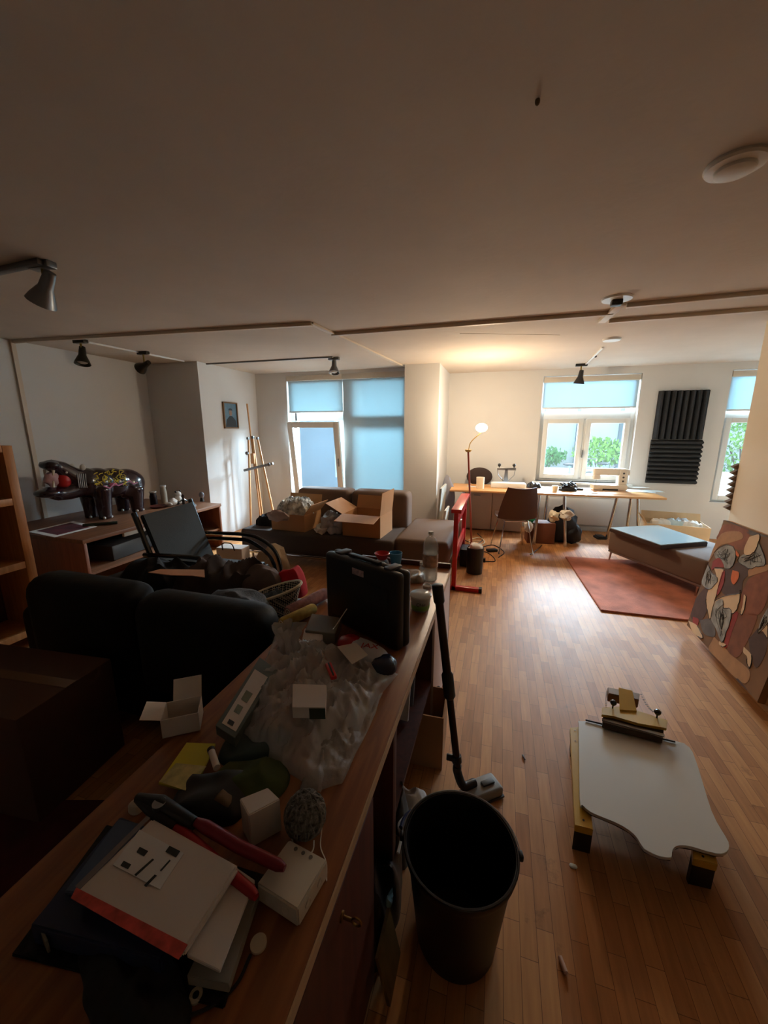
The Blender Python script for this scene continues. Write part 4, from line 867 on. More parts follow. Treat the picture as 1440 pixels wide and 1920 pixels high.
# ================================================================ THE LONG DESK
DZ = .72; DX0, DX1, DY0, DY1 = -.87, -.26, -.35, 2.39
t = thing('long_desk', 'long cluttered wooden desk running through the left foreground', 'desk', (DX1, 0, 0))
w_ = DX0-DX1
MB().bb(w_, 0, DY0, DY1, DZ-.028, DZ, .003).obj('desktop', DESKW, t)
MB().bb(.0, .004, DY0, DY1, DZ-.028, DZ-.002).obj('edge_band', M('pale_edge_band', (196, 160, 120), .5), t)
MB().bb(w_, .0, DY1-.02, DY1+.005, DZ, DZ+.03, .003).obj('end_lip', DRWOOD, t)
MB().bb(w_+.02, -.012, DY0+.02, .78, .0, DZ-.028, .002).obj('cabinet_body', DRWOOD, t)
dr = MB().bb(-.012, .0, .02, .775, .03, DZ-.05, .002).obj('cabinet_door', DRWOOD, t)
MB().bb(-.012, .0, DY0+.02, .01, .03, DZ-.05, .002).obj('cabinet_door', DRWOOD, t)
ky = atx(640, 1718, -.26)
MB().lathe([(0, 0), (.010, 0), (.010, .004), (.004, .005), (.004, .022), (0, .022)], c=(0, ky.y, ky.z), rot=(0, PI/2, 0), n=14).obj('lock', M('aged_brass', (140, 110, 60), .4, 1), dr)
MB().tube(arc((.034, ky.y, ky.z), .010, 0, 2*PI, 12, 0, 2)[:-1], .0028, 6, True).obj('key', M('aged_brass'), dr)
MB().bb(w_+.02, -.005, .99, 1.03, 0, DZ-.028, .002).obj('leg_panel', DRWOOD, t)
MB().bb(w_+.02, -.01, 1.03, 1.77, .30, .318).obj('shelf', DRWOOD, t)
MB().bb(w_+.02, w_+.04, .99, DY1-.02, .0, DZ-.028).obj('back_panel', DRWOOD, t)
MB().bb(w_+.04, -.012, 1.77, DY1-.01, .0, DZ-.028).obj('end_cabinet', DRWOOD, t)
sp = MB().bb(-.012, 0, 1.765, DY1-.012, .02, DZ-.03, .002).obj('end_door', M('white_melamine', (214, 190, 178), .4), t)
kz = atx(822, 1257, -.26); MB().tube([(0, 1.80, kz.z), (.022, 1.80, kz.z)], .005).ball((.024, 1.80, kz.z), .011, sub=2).obj('knob', BLK, sp)
MB().bb(-.004, .001, DY1-.012, DY1-.002, .0, DZ-.03).obj('red_edge_strip', M('dark_red_edge', (120, 40, 34), .5), t)
# things in the open compartment
for i, (y, z0, h_, r, mt) in enumerate(((1.45, .318, .30, 0, WPAP), (1.55, .318, .27, 0, M('grey_blue_folder', (92, 98, 108), .6)), (1.20, .318, .33, 0, M('mauve_folder', (120, 96, 92), .6)))):
    solo('document_folder', ['white folder standing in the open desk compartment', 'grey-blue folder behind the white one in the desk compartment', 'mauve folder at the near side of the desk compartment'][i], 'folder', MB().box((0, 0, h_/2), (.24, .014+.01*i, h_), bev=.002), mt, (-.44, y, z0+.008), rot=(math.radians(-14), 0, 0))
p0, p1 = atz(752, 1458, 0), atz(830, 1450, 0)
t = openbox('cardboard_box', 'brown cardboard box under the desk beside the vacuum tube', (-.36, p1.y+.12, 0), .36, .22, .285, CARD, .04, ())
# ================================================================ ON THE DESK, far end
onD = lambda x, y: atz(x, y, DZ)+Vector((0, 0, .001))
A_, B_ = atz(745, 1226, DZ), atz(612, 1158, DZ); v_ = B_-A_; ang = math.atan2(-v_.y, -v_.x); c_ = (A_+B_)/2
t = thing('tool_case', 'black plastic tool case standing upright on the desk', 'tool case', (c_.x, c_.y, DZ+.001), ang)
Lw = v_.length; CB = M('black_ribbed_plastic', (20, 21, 24), .42, bump=.06, bscale=40)
MB().box((0, .024, .165), (Lw, .048, .33), bev=.018, seg=3).obj('front_shell', CB, t)
MB().box((0, .066, .165), (Lw, .044, .33), bev=.018, seg=3).obj('back_shell', CB, t)
MB().box((0, -.001, .15), (Lw*.78, .008, .21), bev=.003).obj('front_panel', CB, t)
MB().bb(-.09, -.05, .030, .055, .32, .335, .003).bb(.05, .09, .03, .055, .32, .335, .003).bb(-.09, .09, .03, .055, .331, .343, .004).obj('carry_handle', CB, t)
for s_ in (-1, 1): MB().bb(s_*.15-.02, s_*.15+.02, .02, .09, .325, .338, .003).obj('latch', M('grey_latch', (80, 82, 86), .4), t)
MB().bb(-.035, .035, -.002, .001, .272, .300, .001).obj('label_plate', M('silver_red_label', (176, 150, 146), .35, var=.5, scale=60), t)
# bottle, cup, packets
t = thing('water_bottle', 'clear plastic bottle half full of water at the far end of the desk', 'bottle', onD(806, 1088))
PET = M('clear_pet', (226, 232, 232), .05, alpha=.32); prof = [(0, .003), (.034, 0), (.043, .01), (.044, .06), (.042, .075), (.044, .09), (.044, .20), (.040, .235), (.028, .262), (.014, .272), (.014, .282)]
MB().lathe(prof, n=32).obj('body', PET, t)
MB().lathe([(0, .006), (.039, .006), (.040, .10), (.040, .17), (0, .17)], n=28).obj('water', M('water', (225, 232, 228), .02, alpha=.3), t)
MB().lathe([(.0445, .09), (.045, .091), (.045, .165), (.0445, .166)], n=28).obj('label', M('printed_bottle_label', (186, 150, 122), .4, var=.6, scale=30), t)
MB().lathe([(0, .283), (.015, .283), (.015, .30), (0, .30)], n=20).obj('cap', M('clear_cap', (220, 222, 222), .3), t)
t = thing('blue_cup', 'turquoise blue plastic cup behind the black tool case', 'cup', onD(742, 1062))
MB().lathe([(0, 0), (.030, 0), (.043, .095), (.040, .095), (.028, .004), (0, .004)], n=28).obj('body', BLUE, t)
t = thing('red_bowl', 'small red bowl-shaped lid left of the blue cup', 'bowl', onD(722, 1058)+Vector((-.02, .0, 0)))
MB().lathe([(0, .03), (.03, .035), (.052, .075), (.047, .078), (.028, .045), (0, .042)], n=24).obj('body', RED, t); MB().heap(.10, .08, .045, 4, 12).obj('crumpled_wrap', CLEARP, t)
hzD = lambda name, label, px, py, w_, d_, h_, mat, seed, rz=0, cat='packet', n=24, f=5, dz=.001: solo(name, label, cat, MB().heap(w_, d_, h_, seed, n, f), mat, atz(px, py, DZ)+Vector((0, 0, dz)), rz)
hzD('snack_packet', 'pale blue crumpled packet in front of the red bowl', 712, 1066, .12, .08, .05, M('pale_blue_film', (120, 170, 190), .3, var=.4, scale=20), 7)
hzD('crumpled_wrapper', 'silver and brown crumpled wrapper between blue cup and bottle', 775, 1085, .16, .14, .05, M('silver_brown_foil', (164, 146, 128), .3, .4, var=.5, scale=24, bump=.4), 9)
t = thing('small_vial', 'small clear capped vial beside the water bottle', 'bottle', onD(789, 1083)); MB().lathe([(0, 0), (.014, 0), (.014, .06), (.007, .07), (.007, .082), (0, .082)], n=16).obj('body', PET, t); MB().lathe([(0, .08), (.009, .08), (.009, .098), (0, .098)], n=14).obj('cap', WHITE, t)
t = thing('tealight', 'small white candle in front of the water bottle', 'candle', onD(801, 1103)); MB().lathe([(0, 0), (.024, 0), (.024, .018), (.02, .018), (.02, .014), (0, .014)], n=24).obj('cup', WHITE, t)
t = thing('deli_tub', 'clear lidded plastic tub with green label beside the tool case', 'tub', onD(788, 1142))
MB().lathe([(0, 0), (.042, 0), (.052, .075), (.050, .075), (.040, .003), (0, .003)], n=32).obj('tub', M('cloudy_pet', (206, 206, 196), .15, alpha=.55), t)
MB().lathe([(.0, .075), (.055, .073), (.055, .080), (.045, .088), (0, .088)], n=32).obj('lid', M('cloudy_lid', (214, 210, 200), .2, alpha=.7), t)
MB().lathe([(.0438, .008), (.048, .034), (.0487, .034), (.0445, .008)], n=32).obj('green_label', M('green_label', (120, 170, 90), .4), t)
text('Char', .022, BLK, t, (.012, -.0505, .045), (PI/2*.93, 0, .25))
MB().heap(.07, .07, .05, 3, 12, c=(0, 0, .004)).obj('contents', M('brown_nuts', (150, 110, 72), .7, var=.5, scale=50), t)
# rolled textiles
def roll(label, a, b, r, mat, z=DZ):
    A = atz(*a, z); B = atz(*b, z); d = B-A; t = thing('rolled_textile', label, 'textile', (A+d/2)+Vector((0, 0, r+.002)), math.atan2(d.y, d.x)); L_ = d.length
    MB().tube([(-L_/2, 0, 0), (-L_/2+.01, 0, 0), (0, 0, 0), (L_/2-.01, 0, 0), (L_/2, 0, 0)], [r*.8, r, r*1.02, r, r*.8], 18).obj('roll', mat, t)
    sp_ = [( -L_/2-.002, math.cos(k*.5)*r*.85*k/26, math.sin(k*.5)*r*.85*k/26) for k in range(26)]; MB().tube(sp_, .0022, 5).obj('rolled_end', M('cloth_edge', (220, 210, 190), .9), t)
roll('pinkish striped rolled textile pointing at the tool case', (540, 1160), (612, 1122), .030, M('pink_striped_cloth', (160, 112, 108), .9, var=.35, scale=40))
roll('mustard yellow rolled textile in front of the pink one', (528, 1180), (590, 1150), .026, M('mustard_cloth', (180, 150, 70), .9, var=.3, scale=30))
flat('grey_cardboard_box', 'flat grey-brown carton on desk left of the red and blue bag', 'box', [(585, 1150), (640, 1158), (628, 1188), (572, 1182)], DZ+.055, .054, M('grey_brown_carton', (136, 122, 104), .7), .002)
flat('white_small_box', 'small white box with round print in front of the grey-brown carton', 'box', [(571, 1178), (606, 1178), (604, 1200), (566, 1200)], DZ+.045, .044, WCARD, .002)
solo('metal_rod', 'thin shiny metal rod leaning up from the grey carton', 'rod', MB().tube([(0, 0, 0), (.055, .10, .10)], .0025, 6), CHROME, onD(612, 1208)+Vector((0, 0, .02)))
# printed detergent-like bag
c_ = atz(690, 1238, DZ)
t = thing('printed_bag', 'plump blue, white and red printed bag lying in front of the tool case', 'bag', (c_.x, c_.y-.01, DZ+.002), math.radians(148))
bg = M('white_printed_film', (200, 200, 204), .3, bump=.3, bscale=16)
MB().ball((0, 0, .034), (.125, .058, .034), amp=.12, seed=3, sub=4).obj('body', bg, t)
MB().ball((-.098, .0, .032), (.050, .052, .033), amp=.12, seed=5, sub=3).obj('navy_end', M('navy_film', (28, 38, 66), .25, bump=.3, bscale=16), t)
MB().ball((.095, .01, .034), (.055, .050, .035), amp=.12, seed=6, sub=3).obj('red_end', M('red_film', (170, 20, 34), .25, bump=.3, bscale=16), t)
text('JAX', .042, M('red_print', (190, 40, 30), .4), t, (-.015, -.002, .0712), (0, 0, PI*1.20))
flat('white_card', 'blank pale card lying on the printed bag', 'card', [(632, 1212), (668, 1205), (690, 1228), (660, 1245)], DZ+.082, .002, WCARD)
# transparent bags: crumpled film over things
def film(name, label, pxs, hgt, seed, cat='bag', mat=CLEARP, base=DZ, n=72, ridges=1.0):
    P = [atz(x, y, base) for x, y in pxs]; c = sum(P, Vector())/len(P); c0 = c.copy()
    t = thing(name, label, cat, (c.x, c.y, base+.002))
    # bilinear patch between four corners
    a, b_, c1, d = [p-c for p in P]
    def fn(u, v):
        p = a*(1-u)*(1-v)+b_*u*(1-v)+c1*u*v+d*(1-u)*v
        q = Vector((p.x, p.y, seed))*9
        e = (min(u, 1-u)*2*min(v, 1-v)*2)**.30 if 0 < u < 1 and 0 < v < 1 else 0
        z = hgt*e*(.50+.50*(1-abs(noise.noise(q))*2.6*ridges)+.42*(.4-abs(noise.noise(q*2.3))*1.6)+.14*(.4-abs(noise.noise(q*5))*1.6)+.10*noise.noise(q*11))
        w = noise.noise_vector(q*.8)*.016
        return (p.x+w.x, p.y+w.y, max(.0, z)+.001*(1+math.sin(9*u)*math.cos(7*v)))
    MB().grid(fn, n, n).obj('film', mat, t, ang=1.5, recalc=False); return t
tb = film('plastic_bag', 'large crumpled transparent plastic bag sprawling over the middle of the desk', [(520, 1190), (745, 1265), (600, 1490), (440, 1385)], .105, 2)
t2 = film('bubble_wrap_bag', 'flatter clear plastic sheet spreading to the right edge of the desk under the bag', [(620, 1245), (722, 1300), (640, 1470), (560, 1500)], .045, 5, mat=M('bubble_film', (200, 196, 190), .25, alpha=.5, bump=.6, bscale=60))
t3 = thing('knotted_bag_top', 'whitish knotted top of a thin plastic bag rising from the clutter', 'bag', onD(540, 1245)+Vector((0, .02, .02)))
def knot(u, v):
    a = u*2*PI; r = .05*(1-.75*v)+.045*max(0, v-.55)*2; r *= 1+.35*math.sin(5*a+4*v)+.15*math.sin(11*a)
    return (math.cos(a)*r, math.sin(a)*r*.8, v*.13)
MB().grid(knot, 48, 14).obj('film', M('milky_thin_film', (214, 208, 200), .35, alpha=.6, bump=.3, bscale=30), t3, ang=1.5, recalc=False)
# strip pack, boxes, red tool on/in the bag
def slab(name, label, cat, pxs, z, th, mat, tilt=None, bev=.001, parts=None):
    o = flat(name, label, cat, pxs, z, th, mat, bev); return o
o = slab('strip_package', 'long grey blister package with white printed label at left of the clear bag', 'package', [(487, 1232), (520, 1256), (440, 1384), (404, 1360)], DZ+.060, .03, M('grey_blister', (84, 96, 92), .3))
def on(o, pxs, z, th, nm, mat):
    P = [atz(x, y, z)-o.location for x, y in pxs]; return MB().prism([Vector((p.x, p.y, z-o.location.z)) for p in P], (0, 0, th)).obj(nm, mat, o)
on(o, [(478, 1255), (502, 1270), (442, 1372), (416, 1356)], DZ+.0605, .001, 'label', WCARD)
on(o, [(462, 1294), (474, 1301), (463, 1318), (452, 1311)], DZ+.0622, .0006, 'printed_square', M('olive_print', (120, 128, 104), .5))
on(o, [(446, 1320), (456, 1326), (448, 1340), (438, 1334)], DZ+.0622, .0006, 'printed_square', M('olive_print'))
on(o, [(430, 1348), (440, 1354), (436, 1362), (426, 1356)], DZ+.0622, .0006, 'printed_mark', BLK)
o = slab('carton_white_green', 'small white carton with dark green end lying on the clear plastic', 'box', [(549, 1282), (612, 1284), (610, 1327), (548, 1326)], DZ+.125, .035, WCARD)
on(o, [(582, 1329), (611, 1330), (611, 1330), (582, 1329)], DZ+.090, .0, 'x', BLK) if 0 else None
P, c_ = pxpoly([(580, 1327), (610, 1327)], DZ+.125)
MB().prism([Vector((P[0].x+c_.x-o.location.x, P[0].y+c_.y-o.location.y-.001, -.0)), Vector((P[1].x+c_.x-o.location.x, P[1].y+c_.y-o.location.y-.001, -.0)), Vector((P[1].x+c_.x-o.location.x, P[1].y+c_.y-o.location.y-.001, .034)), Vector((P[0].x+c_.x-o.location.x, P[0].y+c_.y-o.location.y-.001, .034))], (0, -.001, 0)).obj('green_end', M('dark_green_print', (52, 64, 46), .5), o)
solo('box_support', 'clear plastic filler under the white carton', 'packaging', MB().heap(.10, .08, .085, 5, 14), CLEARP, onD(580, 1335))
t = thing('red_cutter', 'red tool with black insert sticking out of the clear bag', 'tool', onD(622, 1300)+Vector((0, 0, .085)), math.radians(-52))
MB().box((0, 0, 0), (.085, .022, .014), bev=.005).obj('body', RED, t); MB().box((0, 0, .007), (.075, .006, .003), bev=.001).obj('insert', BLK, t)
# green / dark stuff under and beside the bag
hzD('green_cloth', 'olive green cloth heaped in front of the clear bag', 470, 1470, .20, .13, .05, M('olive_cloth', (72, 82, 40), .9, var=.3, scale=8, bump=.4, bscale=14), 4, .3, 'cloth', 26)
hzD('teal_packet', 'dark teal package showing through the clear bag', 480, 1400, .20, .12, .04, M('dark_teal', (40, 62, 60), .5, var=.3), 8, .7)
hzD('black_bundle', 'black cable and cloth bundle between yellow booklet and white carton', 400, 1500, .20, .14, .045, BLK, 6, .3, 'bundle', 26)
flat('yellow_booklet', 'yellow booklet with printed beige lower half on the left desk edge', 'booklet', [(350, 1392), (404, 1394), (362, 1484), (297, 1468)], DZ+.030, .006, M('yellow_cover', (206, 190, 30), .5), .0005)
o = bpy.data.objects['yellow_booklet']; on(o, [(330, 1431), (387, 1437), (352, 1484), (298, 1466)], DZ+.0302, .0008, 'beige_half', M('beige_print', (196, 180, 110), .6, var=.3, scale=40))
t = thing('small_tube', 'small white tube with black cap lying on the green cloth', 'tube', onD(405, 1455)+Vector((0, 0, .05)), math.radians(-38))
MB().tube([(-.03, 0, 0), (.03, 0, 0)], .0085, 14).obj('body', WCARD, t); MB().tube([(-.040, 0, 0), (-.03, 0, 0)], .0095, 14).obj('cap', BLK, t)
# open white carton hanging over the left edge
p = atz(345, 1360, .72)
t = thing('open_white_carton', 'open white carton with raised flaps beside the desk left edge', 'box', (p.x, p.y, DZ+.002), math.radians(35))
b = MB(); b.bb(-.05, .05, -.04, .04, 0, .002); b.bb(-.05, -.048, -.04, .04, 0, .06); b.bb(.048, .05, -.04, .04, 0, .06); b.bb(-.05, .05, .038, .04, 0, .06); b.bb(-.05, .05, -.04, -.038, 0, .06); b.obj('carton', WCARD, t)
f_ = MB(); f_.prism([(-.03, .04, .06), (.05, .04, .06), (.05, .075, .11), (-.03, .075, .11)], (0, .001, 0)); f_.obj('flap', WCARD, t)
f_ = MB(); f_.prism([(-.05, -.04, .06), (-.05, .04, .06), (-.10, .04, .075), (-.10, -.04, .075)], (0, 0, .001)); f_.obj('flap', WCARD, t)
MB().bb(.0, .03, .0735, .0742, .095, .10).obj('printed_mark', M('red_print'), t)
# white upright carton
Pw = [(449, 1497), (502, 1476), (525, 1498), (466, 1529)]
flat('white_carton', 'plain white upright carton behind the red handled cutter', 'box', Pw, DZ+.088, .086, WCARD, .002)
hzD('brown_paper_scrap', 'crumpled brown paper scrap left of the white carton', 425, 1520, .06, .05, .06, M('kraft_scrap', (120, 98, 72), .8), 3, 0, 'paper', 12)
# yarn ball
yc = atz(574, 1560, DZ)
t = thing('yarn_ball', 'ball of grey and white twisted yarn with a loose end', 'yarn', (yc.x, yc.y, DZ+.043))
YM = M('grey_twist_yarn', (120, 116, 108), .95, var=.6, scale=120, bump=.5, bscale=300)
b = MB().ball((0, 0, 0), .036, sub=3)
rnd = random.Random(2)
for k in range(26):
    R_ = Euler((rnd.uniform(0, 6), rnd.uniform(0, 6), rnd.uniform(0, 6))).to_matrix(); rr = rnd.uniform(.036, .039); off = rnd.uniform(-.014, .014); q_ = math.sqrt(max(rr*rr-off*off, 0))
    b.tube([R_ @ Vector((q_*math.cos(a*PI/12), q_*math.sin(a*PI/12), off)) for a in range(24)], .0022, 5, True)
b.obj('ball', YM, t, (0, 0, .006)).scale = (1.18, 1.18, 1.15)
MB().tube(smoothpath([(.02, .03, .02), (.035, .01, -.02), (.045, -.02, -.040), (.07, -.045, -.041), (.085, -.075, -.0415)]), .0012, 5).obj('loose_end', M('white_yarn', (226, 220, 206), .9), t)
MB().tube(smoothpath([(-.02, -.03, -.02), (0, -.045, -.040), (.025, -.05, -.041), (.035, -.035, -.035), (.03, -.02, -.03)]), .0016, 5).obj('loop', M('white_yarn'), t)
# white junction box
o = flat('junction_box', 'white plastic junction box at the right edge of the desk', 'electrical box', [(542, 1573), (614, 1612), (558, 1707), (481, 1657)], DZ+.044, .042, M('white_junction_plastic', (216, 204, 184), .45), .003)
P, c_ = pxpoly([(542, 1573), (614, 1612), (558, 1707), (481, 1657)], DZ+.044)
for i in range(4):
    a, b_ = P[i], P[(i+1) % 4]; n2 = Vector(((b_-a).y, -(b_-a).x, 0)).normalized(); mid = (a+b_)/2
    if n2.dot(mid) < 0: n2 = -n2
    for k in (.3, .7):
        q_ = a.lerp(b_, k)+n2*.0005; MB().lathe([(0, 0), (.008, 0), (.008, .0018), (.0055, .0018), (.005, .0008), (0, .0008)], c=(q_.x, q_.y, .021), rot=Vector((n2.x, n2.y, 0)).to_track_quat('Z', 'Y').to_euler(), n=18).obj('knockout', M('white_junction_plastic'), o)
for k in range(3): q_ = P[0].lerp(P[1], .2+.25*k).lerp(Vector(), .22); MB().lathe([(0, .0), (.004, .0), (.004, .0006), (0, .0006)], c=(q_.x, q_.y, .042), n=12).obj('stain', M('grey_smudge', (120, 110, 100), .8), o)
# bolt-cutter like pliers with red grips
t = thing('bolt_cutter', 'large cutter with two red grips lying across the envelope and junction box', 'cutter', onD(300, 1530))
def tp(x, y, z): return atz(x, y, DZ+z)-t.location
MB().tube([tp(262, 1500, .065), tp(300, 1530, .062), tp(330, 1552, .06)], [.010, .016, .012], 10).obj('jaw', BLK, t)
MB().tube([tp(258, 1496, .065), tp(300, 1508, .07), tp(365, 1545, .07)], [.010, .018, .012], 10).obj('jaw', BLK, t)
MB().lathe([(0, -.016), (.014, -.016), (.014, .016), (0, .016)], c=tp(300, 1516, .07), n=18).obj('pivot', STEEL, t)
MB().tube([tp(325, 1548, .060), tp(345, 1564, .06), tp(410, 1622, .058), tp(470, 1672, .056), tp(481, 1682, .056)], [.008, .0125, .0115, .0105, .006], 12).obj('red_grip', REDP, t)
MB().tube([tp(365, 1540, .070), tp(385, 1550, .07), tp(450, 1588, .066), tp(522, 1622, .062), tp(534, 1628, .061)], [.008, .0125, .0115, .0105, .006], 12).obj('red_grip', M('dark_red_grip', (132, 14, 32), .45), t)
hzD('small_stone', 'cream crumpled lump at the jaws of the cutter', 256, 1518, .035, .03, .03, CREAM, 4, 0, 'lump', 12)
# stack of envelopes and books, from the bottom up
flat('mesh_tray', 'black mesh tray under the stack at the near end of desk', 'tray', [(200, 1545), (500, 1640), (420, 1890), (20, 1790)], DZ+.006, .005, M('black_wire_mesh', (30, 30, 32), .5, .5, var=.9, scale=90), .002)
flat('blue_binder', 'dark blue binder at the bottom of the stack near left corner', 'binder', [(225, 1530), (410, 1600), (300, 1800), (55, 1735)], DZ+.050, .043, M('dark_blue_cover', (36, 46, 78), .45, var=.1), .003)
o = bpy.data.objects['blue_binder']
flat('blue_notebook', 'grey-blue cloth notebook showing along the left of the envelope', 'book', [(222, 1535), (270, 1545), (200, 1680), (120, 1672)], DZ+.060, .009, M('grey_blue_cloth_cover', (74, 88, 112), .7), .002)
p_ = atz(85, 1765, DZ+.025)
MB().box((p_.x-o.location.x, p_.y-o.location.y, .02), (.030, .004, .026), rot=(0, 0, math.radians(-18)), bev=.001).obj('spine_label', M('grey_spine_label', (130, 126, 116), .6, var=.3, scale=60), o)
flat('white_booklet', 'white booklet with black print sticking out right of the envelope', 'booklet', [(420, 1610), (478, 1650), (412, 1820), (350, 1790)], DZ+.058, .007, WCARD, .001)
flat('folded_leaflet', 'greyish leaflet under the white booklet on the right of the stack', 'leaflet', [(440, 1640), (486, 1668), (428, 1845), (350, 1830)], DZ+.030, .02, M('grey_leaflet', (150, 142, 130), .6), .001)
o = flat('padded_envelope', 'white plastic envelope with torn red and white adhesive edge on the stack', 'envelope', [(285, 1532), (448, 1622), (342, 1788), (140, 1672)], DZ+.078, .016, M('white_mailer_film', (214, 200, 186), .5, bump=.3, bscale=12), .005)
on(o, [(143, 1665), (352, 1772), (335, 1800), (133, 1685)], DZ+.0785, .0015, 'red_adhesive_strip', M('coral_red_strip', (196, 70, 56), .7, var=.35, scale=50))
on(o, [(262, 1556), (345, 1600), (300, 1668), (212, 1622)], DZ+.0785, .0008, 'address_label', WPAP)
for q4, in (([(318, 1586), (338, 1596), (330, 1608), (310, 1597)],), ([(270, 1660), (290, 1640), (294, 1642), (274, 1663)],), ([(252, 1640), (286, 1610), (289, 1612), (255, 1643)],), ([(262, 1588), (278, 1596), (270, 1606), (256, 1598)],), ([(232, 1614), (246, 1621), (240, 1630), (226, 1623)],), ([(300, 1632), (318, 1612), (320, 1614), (302, 1634)],)):
    on(o, q4, DZ+.0795, .0005, 'print_block', M('black_print', (40, 42, 38), .6))
on(o, [(275, 1530), (282, 1534), (150, 1668), (141, 1662)], DZ+.0785, .0008, 'side_fold', M('grey_fold', (120, 108, 104), .6))
# discs and small bits on the desk
for i, (x, y, r) in enumerate(((485, 1772, .014), (322, 1908, .016), (368, 1870, .010))):
    solo('disc', ['cream flat disc right of the leaflet', 'cream disc at the bottom edge of the desk', 'pale ring-shaped disc below the leaflet'][i], 'disc', MB().lathe([(0, 0), (r, 0), (r, .005), (0, .005)] if i != 2 else [(r*.5, 0), (r, 0), (r, .005), (r*.5, .005), (r*.5, 0)], n=24), CREAM, onD(x, y))
hzD('black_net', 'tangled black netting at near end of desk below the binder', 250, 1850, .26, .11, .03, M('black_net', (22, 22, 26), .7, var=.6, scale=80), 4, -.3, 'net', 30, 12)
cm = MB().tube(smoothpath([atz(x, y, DZ+.004) for x, y in [(470, 1790), (440, 1850), (380, 1895), (300, 1915)]]), .003, 6)
solo('looped_wire', 'thin black cord curving round the near stack', 'cord', cm, BLK)
# ================================================================ VACUUM TUBE
A = atx(820, 1096, -.225); Bv = atz(858, 1440, .13)
t = thing('vacuum_cleaner', 'black and bronze vacuum cleaner tube with grey floor head leaning on the desk', 'vacuum cleaner', (Bv.x, Bv.y, 0))
V = lambda k: A.lerp(Bv, k)-t.location
BRZ = M('dark_bronze_tube', (66, 52, 42), .3, .8)
MB().tube([V(0.04), V(.52)], .0185, 18).obj('upper_tube', BRZ, t); MB().tube([V(.52), V(1)], .0155, 18).obj('lower_tube', BRZ, t)
MB().tube([V(-.002), V(.002), V(.09), V(.10)], [.020, .025, .024, .020], 18).obj('collar', BLK, t)
MB().tube([V(.47), V(.485), V(.60), V(.615)], [.019, .026, .026, .018], 16).obj('telescopic_grip', BLK, t)
b = MB().tube([V(.93), V(.965)], .022, 14); b.box(V(.955)+Vector((-.03, -.005, .01)), (.03, .014, .03), bev=.004); b.obj('clamp', BLK, t)
HD = atz(903, 1484, .02)-t.location
MB().tube(smoothpath([V(.985), V(1)+Vector((0, 0, -.02)), Vector((.03, -.02, .065)), HD+Vector((-.03, .0, .04))]), [.019]*18+[.017], 14).obj('elbow', BLK, t)
GH = M('grey_plastic_head', (122, 118, 112), .5)
o = MB()  .box((0, 0, .030), (.17, .095, .045), bev=.014, seg=3).obj('floor_head', GH, t, HD+Vector((.0, 0, -.018))); o.rotation_euler = (0, 0, math.radians(38))
o2 = MB().box((.03, 0, .056), (.06, .026, .010), bev=.003).obj('foot_switch', M('dark_grey_plastic', (66, 64, 62), .5), o)
MB().box((0, 0, .006), (.175, .10, .010), bev=.003).obj('bumper', BLK, o)
# ================================================================ BUCKET
t = thing('bucket', 'large black builder bucket with wire handle standing by the desk', 'bucket', (-.045, .965, 0))
RB, RT_, HB = .125, .168, .36
MB().lathe([(0, .0), (RB, 0), (RT_-.008, HB-.03), (RT_, HB-.03), (RT_+.004, HB-.012), (RT_+.003, HB), (RT_-.004, HB), (RT_-.010, HB-.02), (RB-.006, .006), (0, .006)], n=56).obj('shell', M('black_bucket_plastic', (16, 16, 18), .4), t)
MB().tube([(math.cos(a*2*PI/48)*(RT_+.002), math.sin(a*2*PI/48)*(RT_+.002), HB) for a in range(48)], .004, 6, True).obj('rim', M('black_rim', (34, 34, 34), .25), t)
hw = []
for i in range(25):
    a = math.radians(-5)+PI*i/24; hw.append((math.cos(a)*(RT_+.012), math.sin(a)*(RT_+.006), HB-.01+.012*math.sin(PI*i/24)))
MB().tube(hw, .0022, 6).obj('wire_handle', STEEL, t)
for s_ in (0, -1): MB().box(hw[s_], (.012, .022, .022), bev=.004).obj('handle_lug', BLK, t)
t.rotation_euler = (0, 0, math.radians(12))
solo('wood_scrap', 'brown scrap lying inside the black bucket', 'scrap', MB().box((0, 0, .02), (.09, .05, .015), rot=(.4, .2, .6), bev=.002), M('brown_scrap', (120, 86, 50), .7), (-.04, .93, .025))
solo('wood_scrap', 'thin orange-brown offcut standing inside the bucket', 'scrap', MB().box((0, 0, .05), (.012, .006, .1), rot=(.4, .2, .6)), ORWOOD, (-.09, .93, .02))
# stuff on the floor between the desk and the bucket
p = (-.36, .93, 0)
solo('black_sack', 'black plastic sack slumped in the gap under the desk', 'bag', MB().heap(.20, .34, .30, 3, 30, 6), M('black_sack_film', (24, 24, 26), .3, bump=.4, bscale=16), (-.33, .93, 0))
solo('blue_tissue', 'pale blue crumpled tissue on the black sack beside the bucket', 'tissue', MB().ball((0, 0, 0), (.028, .035, .035), amp=.5, seed=3), M('pale_blue_tissue', (130, 170, 180), .9), atx(722, 1682, -.27))
cm = MB().tube(smoothpath([atz(x, y, .26) for x, y in [(752, 1552), (762, 1530), (790, 1510), (806, 1504)]]), .008, 8)
solo('blue_strap', 'dark blue strap hooked behind the bucket rim', 'strap', cm, M('dark_blue_strap', (24, 44, 100), .5))
cm = MB().tube(smoothpath([atz(x, y, .25) for x, y in [(770, 1520), (748, 1545), (752, 1570), (746, 1600)]]), .005, 6)
solo('twisted_twine', 'twisted white cord hanging beside the bucket', 'cord', cm, WPAP)
solo('paper_crumple', 'crumpled white paper on the floor under the desk box', 'paper', MB().heap(.16, .14, .12, 6, 20), WPAP, (-.27, 1.30, 0))
solo('grey_rag', 'small grey rag in the gap beside the desk leg', 'rag', MB().heap(.10, .10, .34, 9, 18), M('grey_rag', (110, 108, 104), .9), (-.285, 1.13, 0))
